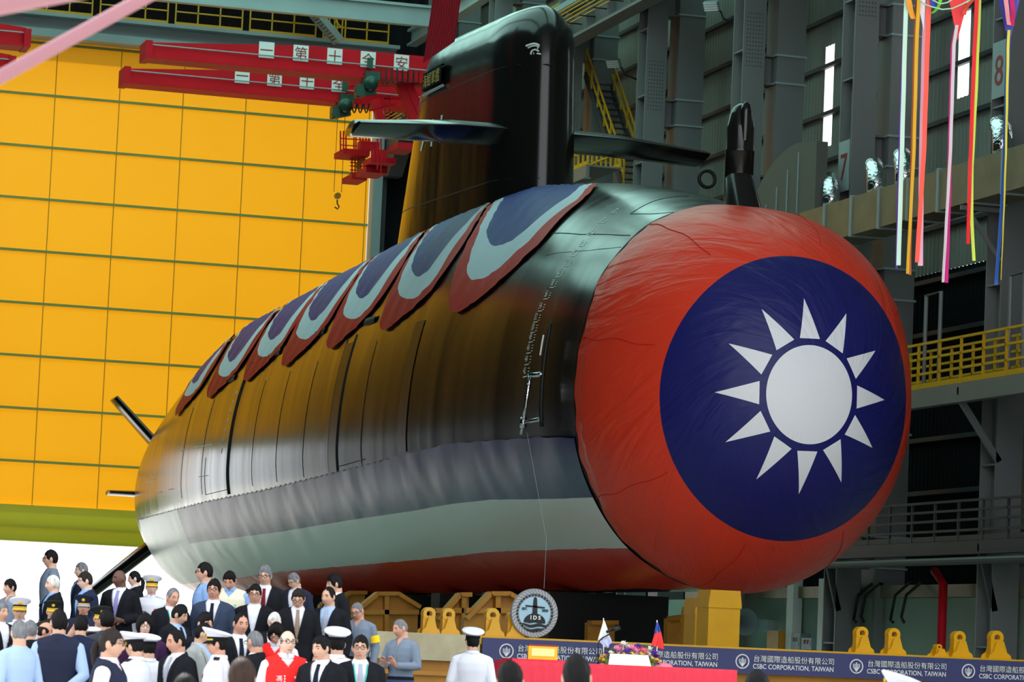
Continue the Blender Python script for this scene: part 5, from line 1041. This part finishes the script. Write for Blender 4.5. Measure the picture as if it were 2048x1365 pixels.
def person(px, py, Dh, yaw, hy, hp, o, label):
    cap = o.get('cap'); best = None
    for Dq in np.arange(Dh-2.2, Dh+2.21, .1):
        P = pD(px, py, Dq)
        fl = 0.0 if o.get('ground') else tier(P[1]); h = P[2]-fl-(.045 if cap else 0)
        base = 1.64 if o.get('fem') else 1.72
        c = (max(0, abs(h-base)-.06)*14)**2+(Dq-Dh)**2*.5
        for q, r in PLACED:
            d = math.hypot(q[0]-P[0], q[1]-P[1])
            if d < .44: c += (.44-d)*60
        if best is None or c < best[0]: best = (c, Dq, P, fl, h)
    _, Dq, P, fl, h = best; PLACED.append((P, h)); s = h/1.735
    hr = Matrix.Rotation(math.radians(hp), 3, 'X')
    pose = o.get('pose', ('down', 'down')); fem = o.get('fem', False); A = arms_of(pose)
    mb = MB(); tloft(mb, .78, 1.56, 0, fem=fem)
    for sd, k in (('L', 1), ('R', -1)):
        Q = [np.array(p)*np.array([k, 1, 1]) for p in A[sd][:3]]; limb(mb, [np.array([k*.05, .012, 1.435]), Q[0]+np.array([-k*.012, 0, -.012]), Q[1], Q[2]], [.042, .050, .041, .027]); hand(mb, Q[2], A[sd][3], k)
        limb(mb, [(k*.085, 0, .88), (k*.095, -.005, .48), (k*.10, .02, .09)], [.088, .056, .038]); mb.tube([(k*.10, .05, .045), (k*.105, -.05, .04), (k*.112, -.15, .03)], [.042, .042, .028], 10, flat=.8)
    i0 = len(mb.v); head_mesh(mb); tf = head_tf(hy, hp); tf_from(mb, i0, tf)
    me = remesh(mb, .0088, 'person'); me.materials.append(SKIN[o.get('skin', 'tan')])
    az = math.degrees(math.atan2(P[0], P[1])); top = bpy.data.objects.new('person', me); COL.objects.link(top)
    # put the head top, not the feet, under the pixel when the head is turned
    rot = math.radians(yaw-az); top.rotation_euler = (0, 0, rot); top.scale = (s, s, s); crown = tf @ Vector((0, -.0, 1.70)); cw = Matrix.Rotation(rot, 3, 'Z') @ Vector((crown.x, crown.y, 0))*s
    top.location = (P[0]-cw.x, P[1]-cw.y, fl); tag(top, label, o.get('cat', 'person'), o.get('group'))
    def child(name, me, m, headed=False, lab=None):
        c = bpy.data.objects.new(name, me); COL.objects.link(c); c.parent = top
        if headed: c.matrix_local = tf
        if not me.materials: me.materials.append(m)
        if c.material_slots: c.material_slots[0].link = 'OBJECT'; c.material_slots[0].material = m
        return c
    def part(name, fn, m, headed=False, key=None): return child(name, shared(key or ('u', name, label), name, fn), m, headed)
    H = o.get('hair', 'short'); hm = HAIRC[o.get('hc', 'black')]
    if H == 'sides': part('hair', bald_sides, hm, True, 'sides')
    elif H: part('hair', hair_fn(H), hm, True, ('hair', H))
    if not o.get('nofce'):
        for k in (-1, 1):
            part('eye', lambda mb, k=k: blob(mb, HC+np.array([k*.031, face_y(k*.031, .016)-.0005, .016]), (.0135, .0055, .0058)), FAB['eyes'], True, ('eye', k))
            part('eyebrow', lambda mb, k=k: mb.tube([HC+np.array([k*(.014+.034*u), face_y(k*(.014+.034*u), .035)-.001, .035+.006*math.sin(pi*u)]) for u in np.linspace(0, 1, 6)], [.002, .004, .0042, .004, .003, .0015], 6), hm if o.get('hc', 'black') not in ('white', 'grey') else HAIRC['grey'], True, ('brow', k))
        part('mouth', lambda mb: mb.tube([HC+np.array([.024*u, face_y(.024*u, -.062)+.0015, -.062-.003*abs(u)]) for u in np.linspace(-1, 1, 8)], [.001, .003, .0042, .005, .005, .0042, .003, .001], 6), FAB['lips'], True, 'mouth')
    if o.get('gl'): part('glasses', glasses_fn, FAB['glass'], True, 'gl')
    if cap:
        cc, vis = {'white': ('white', 'black'), 'admiral': ('white', 'gold'), 'army': ('armygreen', 'gold'), 'police': ('darknavy', 'tie_grey')}[cap]
        pc = part('cap_crown', cap_fn('crown'), FAB[cc], True, 'cc'); part('cap_band', cap_fn('band'), FAB['black'], True, 'cb'); part('cap_braid', cap_fn('braid'), FAB['gold'], True, 'cbr'); part('cap_visor', cap_fn('visor'), FAB[vis] if vis != 'black' else FAB['black'], True, 'cv'); part('cap_badge', cap_fn('badge'), FAB['gold'], True, 'cbg')
    out = o['wear']; col = FAB[o.get('c', 'black')]; sc = FAB[o.get('sc', 'white')]
    if out == 'suit':
        child('shirt', garment('shirt', pose, fem), sc); child('jacket', garment('jacket', pose, fem), col)
        for k in (-1, 1): part('lapel', lambda mb, k=k: mb.grid([[(k*(.006+(z-1.10)/.34*.072+e*min(1, (z-1.06)/.2)*(1-.5*max(0, (z-1.40)/.06))), front_y(k*(.01+(z-1.10)/.34*.07+e), z, .031)+(.012 if e > .03 else 0)*0, z) for e in (0, .022, .045)] for z in np.linspace(1.10, 1.45, 10)]), col, False, ('lapel', k))
        if o.get('tie'): part('tie', lambda mb: strip_on_chest(mb, [(0, z) for z in np.linspace(1.06, 1.455, 12)], lambda z: float(np.interp(z, [1.06, 1.16, 1.42, 1.43, 1.455], [.075, .07, .038, .046, .04])), .020), FAB[o['tie']], False, 'tie')
    elif out == 'shirt':
        child('shirt', garment('openshirt', pose, fem), col)
        for k in (-1, 1): part('collar_flap', lambda mb, k=k: mb.grid([[(k*(.012+.05*u+.012*v), front_y(k*(.02+.045*u), 1.40+.075*u-.03*v*(1-u), .02)+.02*u-.004*v, 1.395+.10*u-.035*v*(1-.6*u)) for u in np.linspace(0, 1, 6)] for v in (0, .5, 1)]), col, False, ('cf', k))
        part('belt', lambda mb: tloft(mb, .958, .995, .021), FAB['black'], False, 'belt')
    elif out == 'vest': child('shirt', garment('shirt', pose, fem), sc); child('vest', garment('vest', pose, fem), col)
    elif out == 'tunic': child('tunic', garment('tunic', pose, fem), col)
    if out in ('tunic', 'vest'):
        part('collar', lambda mb: mb.grid([[( .076*math.sin(a)*(1+.12*f), .014-.078*math.cos(a)*(1+.14*f)-.012*f*(math.cos(a) > .3), 1.508-.036*f*(1+.5*max(0, math.cos(a))**4)) for a in np.linspace(.12, 2*pi-.12, 28)] for f in (0, .5, 1)]), sc if out == 'vest' else col, False, 'collar')
    if out == 'shirt': part('placket', lambda mb: strip_on_chest(mb, [(0, z) for z in np.linspace(.99, 1.39, 12)], lambda z: .03, .017), col, False, 'placket')
    if o.get('pockets'):
        for k in (-1, 1): part('chest_pocket', lambda mb, k=k: mb.grid([[(k*.09+d, front_y(k*.09+d, z, .017), z) for d in (-.055, 0, .055)] for z in (1.14, 1.2, 1.27)]), col, False, ('pk', k))
    if o.get('boards'):
        for k in (-1, 1): part('shoulder_board', lambda mb, k=k: mb.grid([[(k*x, yy, 1.475-.34*(x-.08)**1.15+.012) for x in np.linspace(.08, .20, 6)] for yy in (-.032, .03)]), FAB[o['boards']], False, ('sb', k))
    if o.get('medals'):
        for i in range(3): part('ribbon_bar', lambda mb, i=i: mb.grid([[(.055+d, front_y(.055+d, z, .024), z) for d in (0, .03, .06)] for z in (1.27+i*.016, 1.283+i*.016)]), FAB[('tie_red', 'bluejean', 'red')[i]], False, ('rb', i))
        part('name_tag', lambda mb: mb.grid([[(-.11+d, front_y(-.11+d, z, .024), z) for d in (0, .03, .06)] for z in (1.262, 1.275)]), FAB['black'], False, 'nt')
    if o.get('lanyard'):
        part('lanyard', lambda mb: [mb.tube([(k*x, front_y(k*x, z, .030), z) for x, z in ((.07, 1.455), (.06, 1.36), (.035, 1.22), (.01, 1.10))], .007, 6) for k in (-1, 1)], FAB['teal'], False, 'lany'); part('badge', lambda mb: mb.grid([[(d, front_y(0, 1.05, .04), z) for d in (-.045, .045)] for z in (.97, 1.09)]), FAB['white'], False, 'badge')
    if o.get('armband'):
        part('armband', lambda mb: mb.tube([np.array(A['L'][0])*(1-u)+np.array(A['L'][1])*u for u in (.42, .60, .78)], .068, 16, cap=False), FAB['yellow'], False, 'armb')
    if o.get('vtext'):
        def vt(mb):
            for i, ch in enumerate('馮世寬'):
                V, F = text_geo(ch, .062, 'CENTER'); mb.add([(-.088+p[0], front_y(-.088+p[0], 1.24-.068*i+p[1], .036), 1.24-.068*i+p[1]) for p in V], F)
            for i in range(12): mb.grid([[(-.042+d, front_y(-.042+d, z, .034), z) for d in (0, .012)] for z in (1.28-i*.026, 1.296-i*.026)])
            for i in range(4): mb.grid([[(.06+i*.02+d, front_y(.06+i*.02+d, z, .034), z) for d in (0, .013)] for z in (1.27, 1.29)])
        part('vest_lettering', vt, FAB['white'])
    if o.get('ctext'):
        part('vest_lettering', lambda mb: [mb.grid([[(k*x+d, front_y(k*x+d, z, .034), z) for d in (0, .018)] for z in (1.27-i*.03, 1.288-i*.03)]) for k, x in ((-1, .09), (1, .08)) for i in range(5)], FAB['teal'])
    tr = FAB[o.get('tr', 'black')]
    part('trousers', lambda mb: (tloft(mb, .755, 1.0, .014), [mb.tube([(k*.088, 0, .90), (k*.092, 0, .70), (k*.096, 0, .48), (k*.10, .015, .10)], [.10, .092, .076, .065], 14) for k in (-1, 1)]), tr, False, 'trousers')
    for k in (-1, 1): part('shoe', lambda mb, k=k: mb.tube([(k*.10, .075, .055), (k*.10, .03, .06), (k*.105, -.06, .05), (k*.112, -.15, .04), (k*.113, -.19, .03)], [.035, .052, .052, .044, .02], 12, flat=.9), FAB['black'], False, ('shoe', k))
    return top
# broad steps the guests stand on
for k in range(5):
    y = 32.6+1.5*k; struct(MB().box((-1.5, y, .2*k), (11.6, y+1.5 if k < 4 else 43.8, .2*k+.2) if True else 0).build('trim_%d' % (k+5), M['steel_dark']))
    if k < 4: struct(MB().box((-1.5, y+1.5, .2*k), (11.6, 43.8, .2*k+.2)).build('trim_%d' % (k+10), M['steel_dark']))
S, W_ = 'suit', 'white'
GP = 'guests on the steps'
PEOPLE = [
 # nearest row
 (222, 1259, 25.0, 75, 0, 0, dict(ground=True, group='guests on the steps', wear='vest', c='darknavy', sc='pinkwhite', hair='pony', hc='dark', fem=True, gl=True), 'person in navy vest over pink-white sleeves facing right, nearest the camera at left'),
 (120, 1221, 33.2, 175, 20, 0, dict(wear='vest', c='darknavy', sc='paleblue', hair='short', pose=('back', 'back')), 'person in dark navy vest over pale blue shirt, back to camera, left of centre crowd'),
 (40, 1242, 31.6, -140, -25, 5, dict(wear='shirt', c='paleblue', hair='short', hc='grey', gl=True, tr='black'), 'person in pale blue shirt with back turned, leftmost of the front row'),
 (575, 1260, 31.6, 12, 8, 0, dict(wear='vest', c='red', sc='white', hair='sides', hc='grey', gl=True, vtext=True, skin='pale'), 'person in bright red vest with white lettering over white shirt, facing camera'),
 (643, 1272, 31.4, -25, -18, 8, dict(wear=S, c='black', tie='tie_dark', hair='short', pose=('down', 'waist')), 'person in black suit and dark tie, hand at waist, right beside lettered red vest'),
 (722, 1272, 32.0, 5, -8, 2, dict(wear=S, c='black', tie='tie_grey', hair='short', gl=True, lanyard=True), 'person in black suit and glasses with teal lanyard and white badge, front row right'),
 (676, 1256, 33.4, -150, -20, 0, dict(wear='tunic', c='white', cap='white', boards='gold', tr='white'), 'person in white uniform and cap with back turned, behind suit with hand at waist'),
 (437, 1256, 32.0, -95, 0, 3, dict(wear='tunic', c='white', cap='white', boards='black', medals=True, tr='white', skin='ruddy'), 'person in white uniform and cap in left profile, front row, left of lettered red vest'),
 (352, 1259, 32.2, -50, -12, 10, dict(wear=S, c='black', tie='tie_grey', hair='recede', skin='ruddy'), 'person in black suit and silver tie looking down left, beside white uniform in profile'),
 (298, 1266, 33.0, -165, 10, 5, dict(wear='tunic', c='white', cap='white', boards='black', tr='white'), 'person in white uniform and cap from behind, right of two white caps side by side'),
 (270, 1261, 33.9, -120, -10, 8, dict(wear='tunic', c='white', cap='admiral', boards='black', tr='white'), 'person in white uniform with gold-braided visor, left of two white caps side by side'),
 (215, 1221, 34.2, 165, 30, 0, dict(wear=S, c='charcoal', hair='full', skin='ruddy'), 'person in charcoal suit seen from behind, above the pink-white sleeves'),
 (163, 1231, 35.0, 170, 10, 5, dict(wear=S, c='navy', hair='short', pose=('ear', 'down')), 'person in navy suit from behind, raising a hand to the ear'),
 (92, 1243, 34.6, 60, 20, 5, dict(wear=S, c='black', hair='sides', skin='ruddy'), 'person in dark suit turned right, peeking between pale blue shirt and navy vest'),
 (62, 1242, 35.4, -160, -30, 0, dict(wear=S, c='black', hair='short', hc='grey'), 'person in dark suit seen from behind, just right of the pale blue shirt'),
 (511, 1261, 33.2, -125, -15, 6, dict(wear=S, c='black', hair='buzz', hc='grey', gl=True, skin='ruddy'), 'person in black suit and glasses turned away, left of the lettered red vest'),
 (552, 1243, 34.6, -10, -5, 26, dict(wear='vest', c='red', sc='white', hair='bob', gl=True, fem=True), 'person in red vest and glasses looking down, behind the lettered red vest'),
 (483, 1225, 35.0, 15, 8, 8, dict(wear=S, c='black', tie='tie_dark', hair='recede', skin='ruddy'), 'person in black suit, white shirt and dark tie, between white uniform and red vests'),
 (410, 1247, 34.6, 60, 20, 12, dict(wear=S, c='lightgrey', hair='short', fem=True, sc='paleblue'), 'person in light grey jacket, partly hidden by the white uniform in profile'),
 (411, 1226, 36.4, 40, 0, 8, dict(wear=S, c='black', hair='full', fem=True), 'person in dark clothes half hidden behind the light grey jacket'),
 (290, 1229, 36.0, 8, 0, 4, dict(wear=S, c='purple', hair='bob', gl=True, fem=True, skin='pale'), 'person in deep purple with glasses, facing camera above two white caps'),
 (363, 1209, 36.6, 50, 15, 18, dict(wear=S, c='black', tie='tie_dark', hair='full', sc='paleblue'), 'person in dark suit and pale blue shirt leaning and looking right, below teal lanyard'),
 (800, 1237, 37.6, -35, -25, 14, dict(wear='shirt', c='workgrey', hair='buzz', hc='grey', pose=('clap', 'clap'), tr='bluejean', pockets=True, skin='ruddy'), 'person in grey work shirt and blue trousers clapping, right end of the crowd'),
 (714, 1202, 39.0, -18, -10, 22, dict(wear='shirt', c='workgrey', hair='buzz', hc='grey', tr='bluejean', armband=True, pockets=True, skin='ruddy', gl=True), 'person in grey work shirt with yellow armband, looking down'),
 (658, 1174, 37.8, -20, -15, 6, dict(wear=S, c='black', tie='tie_grey', hair='recede', sc='paleblue'), 'person in black suit, pale blue shirt and silver tie, left of the yellow armband'),
 (597, 1174, 37.8, 0, -4, 26, dict(wear=S, c='black', tie='tie_tan', hair='short', hc='dark', gl=True), 'person in black suit with tan tie and glasses, looking down'),
 (511, 1169, 38.6, -5, 0, 6, dict(wear=S, c='black', hair='short', gl=True), 'person in black suit and open white shirt with glasses, no tie'),
 (549, 1223, 36.4, -10, 0, 22, dict(wear=S, c='black', hair='short', hc='white', skin='pale'), 'person in black with bowed head, mostly hidden behind the two red vests'),
 (429, 1160, 38.2, -8, -4, 2, dict(wear=S, c='bluegrey', tie='tie_dark', hair='full', gl=True, skin='ruddy'), 'person in blue-grey suit with dark tie and glasses, facing camera'),
 (347, 1176, 38.6, 20, 10, 10, dict(wear=S, c='black', hair='recede', hc='grey', lanyard=True, skin='ruddy'), 'person in dark suit with teal lanyard beside the white uniform with medals'),
 (305, 1150, 39.6, -4, 0, 0, dict(wear='tunic', c='white', cap='admiral', boards='black', medals=True, tr='white', skin='pale'), 'person in white uniform, gold-visored cap and medals, facing camera under the stern'),
 (202, 1211, 36.9, 10, 0, 4, dict(wear='tunic', c='armygreen', cap='army'), 'person in dark cap with gold visor, right of the silver-visored cap, mostly hidden'),
 (169, 1190, 38.4, -5, 0, 0, dict(wear='tunic', c='darknavy', cap='police', boards='tie_grey', skin='ruddy'), 'person in dark navy uniform and cap with silver visor, facing camera'),
 (106, 1199, 37.8, 5, 0, 5, dict(wear='tunic', c='armygreen', cap='army'), 'person in dark cap with gold visor, left of the silver-visored cap'),
 (41, 1195, 37.6, 0, 0, 0, dict(wear='tunic', c='white', cap='admiral', boards='gold', tr='white', gl=True), 'person in white cap with gold visor and glasses, near the left edge'),
 (3, 1206, 36.4, 30, 10, 0, dict(wear=S, c='black', hair='short', hc='grey'), 'person in dark suit and white shirt cut off by the left edge'),
 # back rows
 (240, 1139, 40.2, -22, -35, 6, dict(wear=S, c='black', tie='lav', hair=None, skin='dark', pose=('waist', 'clasp')), 'person in black suit with lavender tie looking left, hands together at waist'),
 (270, 1143, 42.2, -80, -5, 4, dict(wear=S, c='black', hair='pony', fem=True, skin='pale'), 'person in dark clothes in left profile, just behind the lavender tie wearer'),
 (171, 1144, 40.6, -62, -15, 8, dict(wear=S, c='navy', hair='short', gl=True, hc='dark', sc='skyblue', skin='pale'), 'person in navy suit, pale blue shirt and glasses looking left, beside lavender tie'),
 (164, 1126, 42.6, -75, 0, 4, dict(wear=S, c='navy', hair='short', hc='grey', skin='pale', sc='skyblue'), 'person in navy suit in left profile, directly behind another navy suit with glasses'),
 (107, 1152, 40.4, -70, -5, 4, dict(wear=S, c='black', hair='short', hc='white', skin='pale', sc='skyblue'), 'person in dark jacket over pale blue shirt facing left, below the highest grey shirt'),
 (103, 1101, 42.4, -80, -8, 2, dict(wear='shirt', c='workgrey', hair='short', gl=True, tr='bluejean'), 'person in grey work shirt and glasses in left profile, highest at the left'),
 (21, 1159, 40.6, -50, -10, 4, dict(wear='shirt', c='workgrey', hair='fringe', tr='bluejean'), 'person in grey work shirt looking left at the far left, without glasses'),
 (411, 1126, 41.0, -80, -5, 2, dict(wear='shirt', c='skyblue', hair='short', gl=True), 'person in sky blue shirt and glasses in left profile below the hull'),
 (459, 1138, 40.8, -8, -6, 30, dict(wear='vest', c='beige', sc='skyblue', hair='short', ctext=True, skin='ruddy'), 'person in cream vest over sky blue sleeves looking down, top row'),
 (531, 1132, 41.0, -6, -8, 8, dict(wear=S, c='black', tie='tie_red', hair='full', hc='grey', gl=True), 'person in dark suit with dark red tie and glasses, top row'),
 (586, 1144, 41.4, -28, -20, 24, dict(wear=S, c='darknavy', hair='short', hc='grey', gl=True), 'person in dark suit and glasses looking down left, right of dark red tie'),
 (669, 1149, 41.2, -60, -15, 10, dict(wear=S, c='black', hair='full'), 'person in black suit looking left, at right end of the top row'),
 (186, 1251, 36.2, 178, 0, 6, dict(wear='tunic', c='white', cap='white', tr='white'), 'person in white cap mostly hidden behind the charcoal suit'),
 # by the table and in front
 (947, 1257, 42.0, 178, 12, 0, dict(wear='tunic', c='white', cap='white', boards='black', tr='white', ground=True), 'person in white uniform and cap standing alone, back to camera, before blue banner'),
 (1022, 1326, 18.5, 180, 0, 0, dict(wear=S, c='black', hair='full', ground=True, fem=True), 'person in black seen from behind at bottom edge, left one before the crimson table'),
 (1155, 1314, 17.6, 178, 0, 0, dict(wear=S, c='black', hair='full', ground=True, fem=True), 'person in black seen from behind, head overlapping the crimson table cloth'),
 (486, 1320, 17.0, 175, 0, 0, dict(wear=S, c='black', hair='full', hc='brownish', ground=True, fem=True), 'person in black seen from behind at bottom edge below the lettered red vest'),
 (1516, 1345, 18.8, 180, 0, 0, dict(wear=S, c='black', hair='full', ground=True, fem=True), 'person in black seen from behind at bottom edge, right of the crimson table'),
 (1806, 1344, 22.0, -100, 0, 0, dict(wear='tunic', c='white', cap='white', tr='white', ground=True, fem=True), 'person in white cap and uniform at the bottom right edge'),
 (372, 1352, 17.6, 175, 0, 0, dict(wear=S, c='black', hair='full', ground=True, fem=True), 'person in black seen from behind at bottom edge, left of all close onlookers'),
]
for px, py, Dh, yaw, hy, hp, o, label in PEOPLE:
    o.setdefault('group', GP if not o.get('ground') else 'onlookers in front'); person(px, py, Dh, yaw, hy, hp, o, label)
